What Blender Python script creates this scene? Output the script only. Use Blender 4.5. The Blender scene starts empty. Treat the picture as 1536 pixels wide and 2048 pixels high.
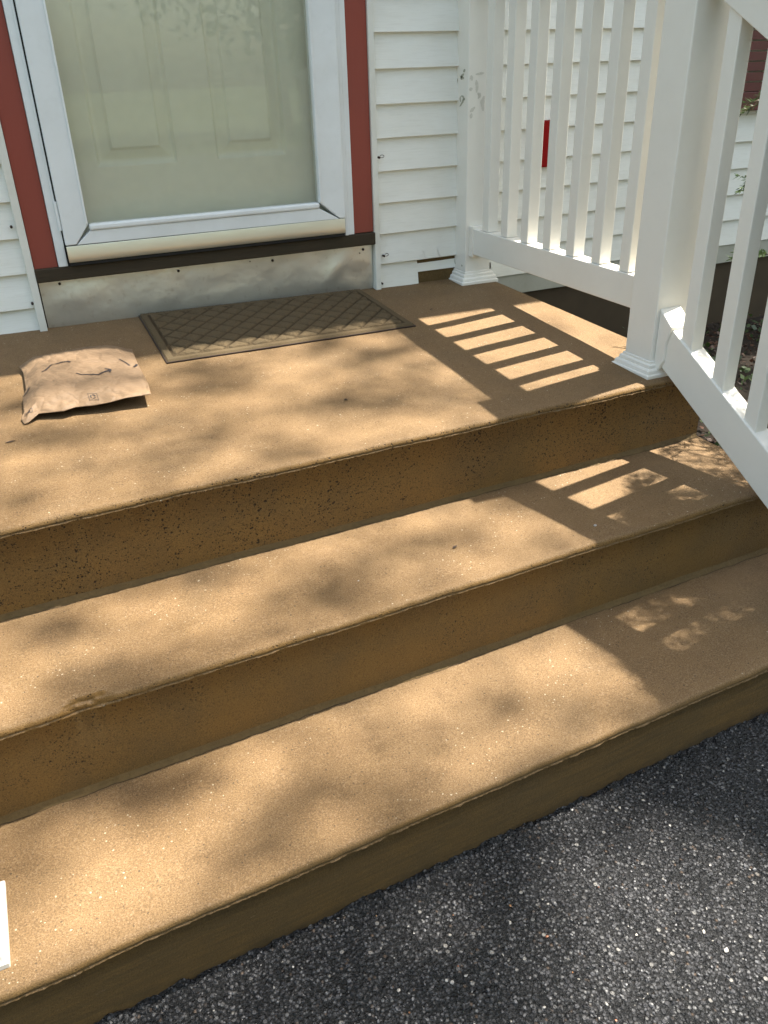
import bpy, bmesh, math, random
import numpy as np
from mathutils import Vector, Matrix, noise

random.seed(7); rng = np.random.default_rng(7)
C = bpy.context.scene.collection
S = bpy.context.scene

# ------------------------------------------------------------------ camera
cam = bpy.data.cameras.new('camera'); camo = bpy.data.objects.new('camera', cam); C.objects.link(camo)
RX, RO, RZ = 1.0739, -0.0331, -0.4114
camo.matrix_world = Matrix.Translation((-0.0591, -2.5672, 0.6402)) @ Matrix.Rotation(RZ, 4, 'Z') @ Matrix.Rotation(RX, 4, 'X') @ Matrix.Rotation(RO, 4, 'Z')
cam.sensor_fit = 'VERTICAL'; cam.sensor_height = 36.0; cam.lens = 36.0 * 1640.418 / 2048
cam.clip_start = 0.02; cam.clip_end = 500
S.camera = camo

# ------------------------------------------------------------------ light
KX, KY = 0.4415, 0.0768                       # horizontal run of a shadow per metre of height
sd = Vector((KX, KY, 1)).normalized()
EL = math.asin(sd.z)
w = bpy.data.worlds.new('World'); S.world = w; w.use_nodes = True
wn = w.node_tree; bg = wn.nodes['Background']
sky = wn.nodes.new('ShaderNodeTexSky'); sky.sky_type = 'NISHITA'; sky.sun_disc = False
sky.sun_elevation = EL; sky.sun_rotation = math.atan2(sd.x, sd.y)
sky.dust_density = 3.0; sky.air_density = 1.0; sky.ozone_density = 1.0
tint = wn.nodes.new('ShaderNodeMix'); tint.data_type = 'RGBA'; tint.blend_type = 'MULTIPLY'; tint.inputs[0].default_value = 1; tint.inputs[7].default_value = (1, .93, .76, 1)
wn.links.new(sky.outputs[0], tint.inputs[6]); wn.links.new(tint.outputs[2], bg.inputs[0]); bg.inputs[1].default_value = 0.15
sun = bpy.data.lights.new('sun', 'SUN'); sun.energy = 5.0; sun.angle = math.radians(0.53); sun.color = (1, .94, .84)
suno = bpy.data.objects.new('sun', sun); C.objects.link(suno)
suno.rotation_euler = sd.to_track_quat('Z', 'Y').to_euler()
S.view_settings.view_transform = 'Standard'; S.view_settings.look = 'None'
S.view_settings.exposure = 1.9; S.view_settings.gamma = 1
S.render.resolution_x = 768; S.render.resolution_y = 1024

# ------------------------------------------------------------------ helpers
def link(o, parent=None):
    C.objects.link(o)
    if parent: o.parent = parent
    return o
def mesh(name, V, F, mat, parent=None, smooth=False, mats=None, fm=None):
    me = bpy.data.meshes.new(name); me.from_pydata([tuple(v) for v in V], [], F); me.update()
    for m in (mats or [mat]): me.materials.append(m)
    if fm is not None: me.polygons.foreach_set('material_index', np.array(fm, dtype=np.int32))
    if smooth: me.polygons.foreach_set('use_smooth', np.ones(len(me.polygons), bool))
    return link(bpy.data.objects.new(name, me), parent)
def empty(name, loc=(0, 0, 0)):
    o = bpy.data.objects.new(name, None); o.location = loc; o.empty_display_size = .05; return link(o)
def tag(o, label=None, cat=None, group=None, kind=None):
    if label: o['label'] = label
    if cat: o['category'] = cat
    if group: o['group'] = group
    if kind: o['kind'] = kind
    return o
def from_bm(name, bm, mat, parent=None, smooth=False):
    me = bpy.data.meshes.new(name); bm.to_mesh(me); bm.free(); me.materials.append(mat)
    if smooth: me.polygons.foreach_set('use_smooth', np.ones(len(me.polygons), bool))
    return link(bpy.data.objects.new(name, me), parent)
def add_box(bm, a, b, bev=0.0, seg=2, mtx=None):
    a = Vector(a); b = Vector(b)
    r = bmesh.ops.create_cube(bm, size=1)
    vs = r['verts']
    for v in vs:
        v.co = Vector(((a.x + b.x) / 2 + v.co.x * (b.x - a.x), (a.y + b.y) / 2 + v.co.y * (b.y - a.y), (a.z + b.z) / 2 + v.co.z * (b.z - a.z)))
    if bev:
        es = {e for v in vs for e in v.link_edges}
        r = bmesh.ops.bevel(bm, geom=list(es), offset=bev, segments=seg, affect='EDGES', profile=.5)
        vs = list({v for f in r['faces'] for v in f.verts} | {v for v in vs if v.is_valid})
    if mtx is not None:
        bmesh.ops.transform(bm, matrix=mtx, verts=vs)
    return vs
def box(name, a, b, mat, parent=None, bev=0.0, seg=2, mtx=None):
    bm = bmesh.new(); add_box(bm, a, b, bev, seg, mtx)
    return from_bm(name, bm, mat, parent, smooth=False)
def prism(bm, poly, axis, lo, hi):
    """extrude a 2D polygon (list of pairs) along axis ('x': pairs are (y,z); 'z': pairs (x,y); 'y': (x,z))"""
    def P(p, t): return {'x': (t, p[0], p[1]), 'y': (p[0], t, p[1]), 'z': (p[0], p[1], t)}[axis]
    A = [bm.verts.new(P(p, lo)) for p in poly]; B = [bm.verts.new(P(p, hi)) for p in poly]
    n = len(poly)
    fs = [bm.faces.new(A), bm.faces.new(B[::-1])]
    for i in range(n): fs.append(bm.faces.new((A[i], B[i], B[(i + 1) % n], A[(i + 1) % n])))
    bmesh.ops.recalc_face_normals(bm, faces=fs)
def copy_tree(o, parent=None, off=None):
    c = o.copy(); C.objects.link(c); c.parent = parent
    if off is not None: c.location = o.location + Vector(off)
    for ch in o.children: copy_tree(ch, c)
    return c

# ------------------------------------------------------------------ materials
class NT:
    def __init__(s, name):
        s.m = bpy.data.materials.new(name); s.m.use_nodes = True; s.t = s.m.node_tree
        s.b = s.t.nodes['Principled BSDF']; s.out = s.t.nodes['Material Output']
        s.co = s.t.nodes.new('ShaderNodeTexCoord').outputs['Object']
    def n(s, typ, **kw):
        x = s.t.nodes.new(typ)
        for k, v in kw.items(): setattr(x, k, v)
        return x
    def L(s, a, b): s.t.links.new(a, b)
    def set(s, sock, v):
        if hasattr(v, 'links') or hasattr(v, 'is_linked'): s.L(v, sock)
        else: sock.default_value = v
    def noise(s, scale, detail=3, rough=.5, vec=None, dist=0):
        x = s.n('ShaderNodeTexNoise'); s.L(vec or s.co, x.inputs['Vector']); x.inputs['Scale'].default_value = scale
        x.inputs['Detail'].default_value = detail; x.inputs['Roughness'].default_value = rough; x.inputs['Distortion'].default_value = dist
        return x.outputs['Fac']
    def vor(s, scale, feature='F1', vec=None, rnd=1):
        x = s.n('ShaderNodeTexVoronoi', feature=feature); s.L(vec or s.co, x.inputs['Vector']); x.inputs['Scale'].default_value = scale
        x.inputs['Randomness'].default_value = rnd
        return x
    def ramp(s, f, pts):
        x = s.n('ShaderNodeValToRGB'); s.L(f, x.inputs[0]); e = x.color_ramp.elements
        while len(e) > 1: e.remove(e[0])
        for i, (p, c) in enumerate(pts):
            c = (c, c, c, 1) if isinstance(c, (int, float)) else (*c[:3], 1)
            q = e[0] if i == 0 else e.new(p)
            q.position = p; q.color = c
        return x.outputs['Color']
    def mix(s, f, a, b, mode='MIX'):
        x = s.n('ShaderNodeMix', data_type='RGBA', blend_type=mode)
        s.set(x.inputs[0], f)
        for k, v in ((6, a), (7, b)):
            if isinstance(v, tuple): v = (*v[:3], 1)
            s.set(x.inputs[k], v)
        return x.outputs[2]
    def math(s, op, a, b=0.0, c=0.0):
        x = s.n('ShaderNodeMath', operation=op); s.set(x.inputs[0], a); s.set(x.inputs[1], b); s.set(x.inputs[2], c); return x.outputs[0]
    def mapping(s, scale=(1, 1, 1), rot=(0, 0, 0), loc=(0, 0, 0)):
        x = s.n('ShaderNodeMapping'); s.L(s.co, x.inputs[0]); x.inputs['Scale'].default_value = scale; x.inputs['Rotation'].default_value = rot; x.inputs['Location'].default_value = loc
        return x.outputs[0]
    def bump(s, h, strength=.3, dist=.01, normal=None):
        x = s.n('ShaderNodeBump'); s.L(h, x.inputs['Height']); x.inputs['Strength'].default_value = strength; x.inputs['Distance'].default_value = dist
        if normal: s.L(normal, x.inputs['Normal'])
        return x.outputs[0]
    def fin(s, col, rough=.6, nrm=None, metal=0, spec=.5):
        if isinstance(col, tuple): col = (*col[:3], 1)
        s.set(s.b.inputs['Base Color'], col); s.set(s.b.inputs['Roughness'], rough)
        s.b.inputs['Metallic'].default_value = metal; s.b.inputs['Specular IOR Level'].default_value = spec
        if nrm: s.L(nrm, s.b.inputs['Normal'])
        return s.m

def mat_concrete(riser=False):
    s = NT('tan sanded concrete')
    big = s.noise(2.2, 4, .55); mid = s.noise(14, 4, .6); sand = s.noise(430, 3, .75); sand2 = s.noise(210, 2, .6)
    base = s.ramp(big, [(.3, (.168, .101, .042)), (.5, (.184, .114, .051)), (.72, (.196, .125, .060))])
    c = s.mix(s.ramp(mid, [(.35, 0.0), (.75, .55)]), base, (.138, .082, .036))
    stain = s.noise(5.5, 5, .65, dist=.4)
    c = s.mix(s.ramp(stain, [(.52, 0.0), (.72, .5)]), c, (.127, .084, .042))
    # vertical faces carry more trowelled yellow coat and air holes
    geo = s.n('ShaderNodeNewGeometry'); sep = s.n('ShaderNodeSeparateXYZ'); s.L(geo.outputs['True Normal'], sep.inputs[0])
    vert = s.ramp(s.math('ABSOLUTE', sep.outputs[2]), [(.5, 1.0), (.88, 0.0)])
    c = s.mix(s.math('MULTIPLY', vert, .85), c, s.mix(s.ramp(s.noise(7, 4, .6), [(.4, 0.0), (.65, 1.0)]), (.178, .097, .024), (.135, .080, .026)))
    c = s.mix(s.ramp(sand, [(.36, .65), (.5, 0.0)]), c, s.mix(vert, (.060, .034, .015), (.070, .036, .010)))
    c = s.mix(s.ramp(sand, [(.56, 0.0), (.68, .65)]), c, s.mix(vert, (.34, .238, .140), (.23, .135, .045)))
    c = s.mix(s.math('MULTIPLY', s.ramp(sand2, [(.57, 0.0), (.68, .4)]), s.math('SUBTRACT', 1.0, vert)), c, (.26, .18, .11))
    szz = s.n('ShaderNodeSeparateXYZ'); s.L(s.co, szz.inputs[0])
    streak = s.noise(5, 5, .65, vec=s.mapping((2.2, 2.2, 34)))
    low = s.ramp(s.math('ADD', szz.outputs[2], .6), [(.14, 1.0), (.22, .0)])      # lowest riser darkened in colour for weaker bounce light, plus scuffs
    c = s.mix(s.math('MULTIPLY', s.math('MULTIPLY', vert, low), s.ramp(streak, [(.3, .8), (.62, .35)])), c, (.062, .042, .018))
    c = s.mix(s.math('MULTIPLY', s.math('MULTIPLY', vert, low), s.ramp(s.noise(7, 6, .75, vec=s.mapping((3, 3, 30))), [(.66, 0.0), (.72, .7)])), c, (.30, .21, .12))
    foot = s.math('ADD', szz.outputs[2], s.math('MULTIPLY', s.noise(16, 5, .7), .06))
    c = s.mix(s.math('MULTIPLY', vert, s.ramp(s.math('ADD', foot, .6), [(.045, .85), (.085, 0.0)])), c, (.025, .018, .010))  # base band: dirt, plus contact shade painted into the colour
    warp = s.n('ShaderNodeVectorMath', operation='ADD'); nz = s.n('ShaderNodeTexNoise'); nz.inputs['Scale'].default_value = 60
    s.L(s.co, nz.inputs['Vector']); sc = s.n('ShaderNodeVectorMath', operation='SCALE'); s.L(nz.outputs['Color'], sc.inputs[0]); sc.inputs['Scale'].default_value = .006
    s.L(s.co, warp.inputs[0]); s.L(sc.outputs[0], warp.inputs[1]); wv = warp.outputs[0]
    def pits(scale, rad, keep, seedoff):
        v = s.vor(scale, vec=wv)
        spr = s.n('ShaderNodeSeparateColor'); s.L(v.outputs['Color'], spr.inputs[0])
        r = s.math('MULTIPLY', s.math('MAXIMUM', s.math('SUBTRACT', spr.outputs[seedoff], keep), 0.0), rad / (1 - keep))
        return s.math('SUBTRACT', 1.0, s.math('SMOOTH_MIN', s.math('DIVIDE', v.outputs['Distance'], s.math('ADD', r, .0001)), 1.0, .15))
    sz = s.n('ShaderNodeSeparateXYZ'); s.L(s.co, sz.inputs[0])
    zone = s.math('MULTIPLY', s.ramp(s.noise(3.3, 2), [(.35, .3), (.6, 1.0)]), s.ramp(s.math('ADD', sz.outputs[2], .6), [(.16, .12), (.24, .5), (.36, .55), (.40, 1.0)]))
    p1 = s.math('MULTIPLY', pits(240, .50, .1, 0), zone); p2 = s.math('MULTIPLY', pits(120, .42, .50, 1), zone)
    pt = s.math('MULTIPLY', s.math('MINIMUM', s.math('MAXIMUM', s.math('ADD', p1, p2), 0.0), 1.0), vert)
    pm = s.ramp(pt, [(.05, 0.0), (.3, .9)])
    c = s.mix(pm, c, (.022, .011, .004))
    # little dark and pale flecks on the treads
    f1 = pits(130, .30, .60, 0); f2 = pits(120, .26, .80, 2)
    topm = s.math('SUBTRACT', 1.0, vert)
    c = s.mix(s.math('MULTIPLY', s.ramp(f1, [(.1, 0.0), (.4, .8)]), topm), c, (.05, .033, .018))
    c = s.mix(s.math('MULTIPLY', s.ramp(f2, [(.1, 0.0), (.4, .9)]), topm), c, (.42, .36, .26))
    h = s.math('ADD', s.math('MULTIPLY', sand, .7), s.math('MULTIPLY', s.noise(120, 3, .6), .6))
    h = s.math('SUBTRACT', h, s.math('MULTIPLY', pt, 2.2))
    return s.fin(c, .72, s.bump(h, .75, .0025), spec=.28)
M = {}
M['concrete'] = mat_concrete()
def mat_mortar():
    s = NT('rough grey mortar'); n = s.noise(90, 4, .7); n2 = s.noise(12, 3)
    c = s.mix(n, (.075, .046, .014), (.15, .094, .034)); c = s.mix(s.ramp(n2, [(.45, 0.0), (.7, .5)]), c, (.09, .060, .024))
    return s.fin(c, .75, s.bump(n, .9, .004), spec=.3)
M['mortar'] = mat_mortar()
def mat_asphalt():
    s = NT('asphalt')
    v = s.vor(170); v2 = s.vor(340); n = s.noise(9, 4, .6); ng = s.noise(900, 2, .6)
    sc = s.n('ShaderNodeSeparateColor'); s.L(v.outputs['Color'], sc.inputs[0])
    sc2 = s.n('ShaderNodeSeparateColor'); s.L(v2.outputs['Color'], sc2.inputs[0])
    c = s.ramp(sc.outputs[0], [(0, (0.0094, 0.0094, 0.0104)), (.4, (0.0274, 0.0274, 0.0302)), (.7, (0.0634, 0.0641, 0.0691)), (.88, (0.1080, 0.1080, 0.1138)), (1, (0.2880, 0.2880, 0.2880))])
    cb = s.ramp(sc2.outputs[1], [(0, (0.0086, 0.0086, 0.0094)), (.55, (0.0374, 0.0374, 0.0410)), (.88, (0.1080, 0.1080, 0.1138)), (1, (0.3168, 0.3096, 0.3024))])
    c = s.mix(.5, c, cb)
    warm = s.ramp(sc.outputs[2], [(.96, 0.0), (.985, .6)]); c = s.mix(warm, c, (0.1440, 0.0936, 0.0576))
    gap = s.ramp(v.outputs['Distance'], [(.26, 0.0), (.56, .95)]); c = s.mix(gap, c, (0.0036, 0.0036, 0.0040))
    v3 = s.vor(100); sc3 = s.n('ShaderNodeSeparateColor'); s.L(v3.outputs['Color'], sc3.inputs[0])
    big = s.math('MULTIPLY', s.ramp(sc3.outputs[0], [(.70, 0.0), (.74, 1.0)]), s.ramp(v3.outputs['Distance'], [(.30, 1.0), (.42, 0.0)]))
    c = s.mix(big, c, s.ramp(sc3.outputs[1], [(0, (0.0252, 0.0252, 0.0288)), (.6, (0.0792, 0.0792, 0.0850)), (.9, (0.1440, 0.1404, 0.1368)), (1, (0.3024, 0.2880, 0.2664))]))
    c = s.mix(s.ramp(n, [(.35, 0.0), (.8, .35)]), c, (0.0108, 0.0108, 0.0115))
    h = s.math('ADD', s.math('ADD', s.math('MULTIPLY', big, .8), s.math('MULTIPLY', s.math('SUBTRACT', 1.0, v.outputs['Distance']), s.math('ADD', sc.outputs[1], .3))), s.math('MULTIPLY', s.math('SUBTRACT', 1.0, v2.outputs['Distance']), .6))
    r = s.ramp(sc2.outputs[0], [(0, .2), (.5, .42), (1, .6)])
    return s.fin(c, r, s.bump(s.math('ADD', h, s.math('MULTIPLY', ng, .3)), 1.0, .006), spec=.45)
M['asphalt'] = mat_asphalt()
def mat_stone(name, a, b):
    s = NT(name); oi = s.n('ShaderNodeNewGeometry').outputs['Random Per Island']
    c = s.ramp(oi, [(0, a), (.5, tuple((x + y) / 2 for x, y in zip(a, b))), (1, b)])
    c = s.mix(s.noise(400, 2), c, tuple(x * .7 for x in a))
    return s.fin(c, .45, s.bump(s.noise(600), .4, .001), spec=.5)
M['stone_grey'] = mat_stone('grey stone', (.02, .02, .022), (.20, .20, .21))
M['stone_pale'] = mat_stone('pale stone', (.20, .185, .16), (.50, .48, .45))
M['stone_rust'] = mat_stone('rust stone', (.28, .10, .05), (.34, .24, .09))
def mat_vinyl(name, col, rough=.38, grime=.25, grime_col=(.45, .43, .34), bump=.05):
    s = NT(name); n = s.noise(6, 4, .6); n2 = s.noise(45, 3, .6)
    c = s.mix(s.ramp(n, [(.42, 0.0), (.8, grime)]), col, grime_col)
    c = s.mix(s.ramp(n2, [(.55, 0.0), (.85, grime * .5)]), c, grime_col)
    return s.fin(c, s.ramp(n2, [(.2, rough * .8), (.8, min(1, rough * 1.3))]), s.bump(s.noise(30, 2), bump, .002), spec=.5)
M['rail'] = mat_vinyl('white rail vinyl', (.80, .775, .705), .36, .15, (.55, .51, .42))
M['trim_white'] = mat_vinyl('white painted metal', (.76, .79, .79), .34, .25, (.45, .46, .42))
M['jch'] = mat_vinyl('white trim strip', (.72, .72, .66), .45, .35, (.42, .39, .30))
def mat_siding():
    s = NT('white siding with wood grain'); m = s.mapping((3.0, 1, 55)); g = s.noise(4.0, 5, .65, vec=m, dist=.3)
    m2 = s.mapping((1.2, 1, 4)); n = s.noise(3, 4, .6, vec=m2)
    c = s.mix(s.ramp(n, [(.4, 0.0), (.75, .4)]), (.80, .805, .75), (.66, .64, .55))
    c = s.mix(s.ramp(g, [(.5, 0.0), (.75, .22)]), c, (.5, .49, .42))
    return s.fin(c, .5, s.bump(g, .45, .0018), spec=.4)
M['siding'] = mat_siding()
def mat_red():
    s = NT('dark red trim paint'); m = s.mapping((8, 8, 1.0)); n = s.noise(3, 3, .6); g = s.noise(20, 3, .6, vec=m)
    c = s.mix(s.ramp(n, [(.35, 0.0), (.75, .5)]), (.27, .056, .036), (.22, .058, .040))
    c = s.mix(s.ramp(g, [(.6, 0.0), (.85, .2)]), c, (.26, .10, .07))
    return s.fin(c, .55, s.bump(g, .15, .001), spec=.4)
M['red'] = mat_red()
def mat_shutter():
    s = NT('dark red shutter'); n = s.noise(12, 3)
    return s.fin(s.mix(n, (.08, .010, .010), (.11, .016, .013)), .5, spec=.4)
M['shutter'] = mat_shutter()
def mat_redpanel():
    s = NT('bright red plastic'); n = s.noise(22, 3)
    return s.fin(s.mix(n, (.20, .0015, .002), (.30, .003, .003)), .5, spec=.15)
M['redpanel'] = mat_redpanel()
def mat_sill():
    s = NT('weathered dark wood sill'); m = s.mapping((1.5, 30, 30)); g = s.noise(6, 5, .7, vec=m)
    c = s.mix(g, (.02, .014, .008), (.065, .047, .026)); c = s.mix(s.ramp(s.noise(9, 3), [(.5, 0.0), (.75, .4)]), c, (.03, .03, .015))
    return s.fin(c, .7, s.bump(g, .5, .002), spec=.3)
M['sill'] = mat_sill()
def mat_plate():
    s = NT('dull sheet aluminium'); n = s.noise(7, 5, .6); m = s.mapping((30, 30, 1.5)); g = s.noise(5, 3, .6, vec=m)
    c = s.mix(s.ramp(n, [(.35, 0.0), (.7, .8)]), (.68, .68, .62), (.60, .59, .53))
    c = s.mix(s.ramp(s.noise(60, 3), [(.6, 0.0), (.8, .35)]), c, (.34, .28, .20))
    return s.fin(c, s.ramp(n, [(.3, .30), (.75, .45)]), s.bump(s.noise(9, 3, .55), .35, .012), metal=.75, spec=.5)
M['plate'] = mat_plate()
def mat_kick():
    s = NT('pale brass kick plate'); n = s.noise(10, 3)
    return s.fin(s.mix(n, (.84, .82, .70), (.78, .76, .64)), s.ramp(n, [(.3, .34), (.7, .42)]), s.bump(s.noise(3, 2), .08, .006), metal=.8)
M['kick'] = mat_kick()
def mat_glass():
    m = bpy.data.materials.new('clear storm glass'); m.use_nodes = True; t = m.node_tree; t.nodes.clear()
    o = t.nodes.new('ShaderNodeOutputMaterial'); mx = t.nodes.new('ShaderNodeMixShader'); tr = t.nodes.new('ShaderNodeBsdfTransparent'); gl = t.nodes.new('ShaderNodeBsdfGlossy')
    lw = t.nodes.new('ShaderNodeFresnel'); lw.inputs[0].default_value = 1.52
    mu = t.nodes.new('ShaderNodeMath'); mu.operation = 'MULTIPLY_ADD'; mu.inputs[1].default_value = .6; mu.inputs[2].default_value = .01
    du = t.nodes.new('ShaderNodeBsdfDiffuse'); du.inputs[0].default_value = (.74, .72, .60, 1)
    mx2 = t.nodes.new('ShaderNodeMixShader'); nz = t.nodes.new('ShaderNodeTexNoise'); nz.inputs['Scale'].default_value = 6; nz.inputs['Detail'].default_value = 5
    tc = t.nodes.new('ShaderNodeTexCoord'); t.links.new(tc.outputs['Object'], nz.inputs['Vector'])
    rp = t.nodes.new('ShaderNodeValToRGB'); rp.color_ramp.elements[0].position = .4; rp.color_ramp.elements[0].color = (.08, .08, .08, 1); rp.color_ramp.elements[1].position = .8; rp.color_ramp.elements[1].color = (.18, .18, .18, 1)
    t.links.new(nz.outputs['Fac'], rp.inputs[0])
    tr.inputs[0].default_value = (.97, .98, .96, 1); gl.inputs[1].default_value = .015
    t.links.new(lw.outputs[0], mu.inputs[0]); t.links.new(mu.outputs[0], mx.inputs[0]); t.links.new(tr.outputs[0], mx2.inputs[1]); t.links.new(du.outputs[0], mx2.inputs[2]); t.links.new(rp.outputs[0], mx2.inputs[0])
    t.links.new(mx2.outputs[0], mx.inputs[1]); t.links.new(gl.outputs[0], mx.inputs[2]); t.links.new(mx.outputs[0], o.inputs[0])
    return m
M['glass'] = mat_glass()
M['door'] = mat_vinyl('cream painted door', (.86, .84, .70), .45, .15, (.6, .57, .42))
def simple(name, col, rough=.6, metal=0, var=.3, sc=40):
    s = NT(name); n = s.noise(sc, 3); return s.fin(s.mix(n, tuple(x * (1 - var) for x in col), tuple(min(1, x * (1 + var)) for x in col)), rough, metal=metal, spec=.4)
M['dark'] = simple('black rubber gap', (.012, .011, .01), .8)
M['skirt'] = mat_vinyl('grey skirt board', (.42, .42, .36), .6, .4, (.27, .25, .18))
M['screw'] = simple('rusty screw', (.05, .032, .022), .55, .4)
M['dirt'] = simple('dirt filled crack', (.035, .022, .012), .95)
M['found'] = simple('dark foundation', (.06, .042, .023), .85, 0, .35, 10)
M['stain'] = simple('grey scuff', (.40, .39, .31), .7, 0, .2, 200)
M['stain2'] = simple('faint scuff', (.62, .60, .53), .6, 0, .15, 200)
def mat_mat():
    s = NT('brown ribbed mat pile'); n = s.noise(900, 2, .7); n2 = s.noise(30, 3)
    c = s.mix(n, (.070, .048, .024), (.18, .135, .08)); c = s.mix(s.ramp(n2, [(.4, 0.0), (.75, .4)]), c, (.12, .096, .06))
    at = s.n('ShaderNodeAttribute', attribute_name='groove'); c = s.mix(s.math('MULTIPLY', at.outputs['Fac'], .5), c, (.03, .02, .012))
    return s.fin(c, .95, s.bump(n, .8, .003), spec=.1)
M['mat'] = mat_mat()
M['rubber'] = simple('brown rubber edge', (.03, .017, .012), .6, 0, .3, 100)
def mat_kraft():
    s = NT('kraft paper'); n = s.noise(9, 5, .65, dist=.5); f = s.noise(300, 3, .6); v = s.vor(16, 'DISTANCE_TO_EDGE'); wv = s.vor(7)
    c = s.mix(s.ramp(n, [(.35, 0.0), (.7, .5)]), (.215, .143, .083), (.18, .118, .067)); c = s.mix(s.ramp(f, [(.4, .3), (.7, 0.0)]), c, (.16, .10, .058))
    h = s.math('ADD', s.math('MULTIPLY', s.ramp(v.outputs['Distance'], [(0, 0.0), (.09, 1.0)]), .35), s.math('MULTIPLY', s.noise(38, 5, .62, dist=1.2), 1.0))
    return s.fin(c, .62, s.bump(h, .5, .006), spec=.3)
M['kraft'] = mat_kraft()
M['ink'] = simple('dark print', (.016, .012, .015), .5, 0, .2)
def mat_leaf(name, a, b, trans=.35):
    m = bpy.data.materials.new(name); m.use_nodes = True; t = m.node_tree; bs = t.nodes['Principled BSDF']
    g = t.nodes.new('ShaderNodeNewGeometry'); r = t.nodes.new('ShaderNodeValToRGB'); t.links.new(g.outputs['Random Per Island'], r.inputs[0])
    r.color_ramp.elements[0].color = (*a, 1); r.color_ramp.elements[1].color = (*b, 1); t.links.new(r.outputs[0], bs.inputs['Base Color']); bs.inputs['Roughness'].default_value = .5
    tl = t.nodes.new('ShaderNodeBsdfTranslucent'); t.links.new(r.outputs[0], tl.inputs[0]); mx = t.nodes.new('ShaderNodeMixShader'); mx.inputs[0].default_value = trans
    t.links.new(bs.outputs[0], mx.inputs[1]); t.links.new(tl.outputs[0], mx.inputs[2]); t.links.new(mx.outputs[0], t.nodes['Material Output'].inputs[0]); return m
M['leaf'] = mat_leaf('deciduous leaf', (.035, .085, .014), (.09, .15, .035))
M['needle'] = mat_leaf('evergreen needle', (.03, .07, .018), (.10, .16, .05), .2)
M['litter'] = mat_leaf('dead leaf', (.025, .014, .008), (.12, .055, .033), .1)
M['cover'] = mat_leaf('ground cover leaf', (.02, .05, .012), (.07, .11, .03), .2)
M['bark'] = simple('bark', (.10, .075, .05), .9, 0, .4, 12)
M['grass'] = simple('lawn', (.07, .085, .035), .9, 0, .4, 3)
M['mulch'] = simple('mulch soil', (.022, .015, .009), .95, 0, .5, 60)
M['roof'] = simple('roof shingle', (.08, .075, .07), .9, 0, .3, 8)

# ------------------------------------------------------------------ steps frame
YA, TX, SY, ST = 0.0474, -0.0105, 0.0496, 0.0219
Ln, L1, L2 = 1.1337, 1.4391, 1.7446
cy_, sy_ = math.cos(YA), math.sin(YA)
def SF(u, v, z): return (cy_ * u - sy_ * v, sy_ * u + cy_ * v, z + TX * u)
ZA = -SY * Ln
Z1 = ZA - .178; Z2 = -.4182; ZG = -.5689
U0, U1 = -.47, 1.4608
def slab_z(x, y):
    u = cy_ * x + sy_ * y; v = -sy_ * x + cy_ * y
    return SY * v + TX * u
def tread_z(k, x, y):
    u = cy_ * x + sy_ * y; v = -sy_ * x + cy_ * y
    return (Z1 + ST * (v + Ln) if k == 1 else Z2 + ST * (v + L1)) + TX * u

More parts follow.
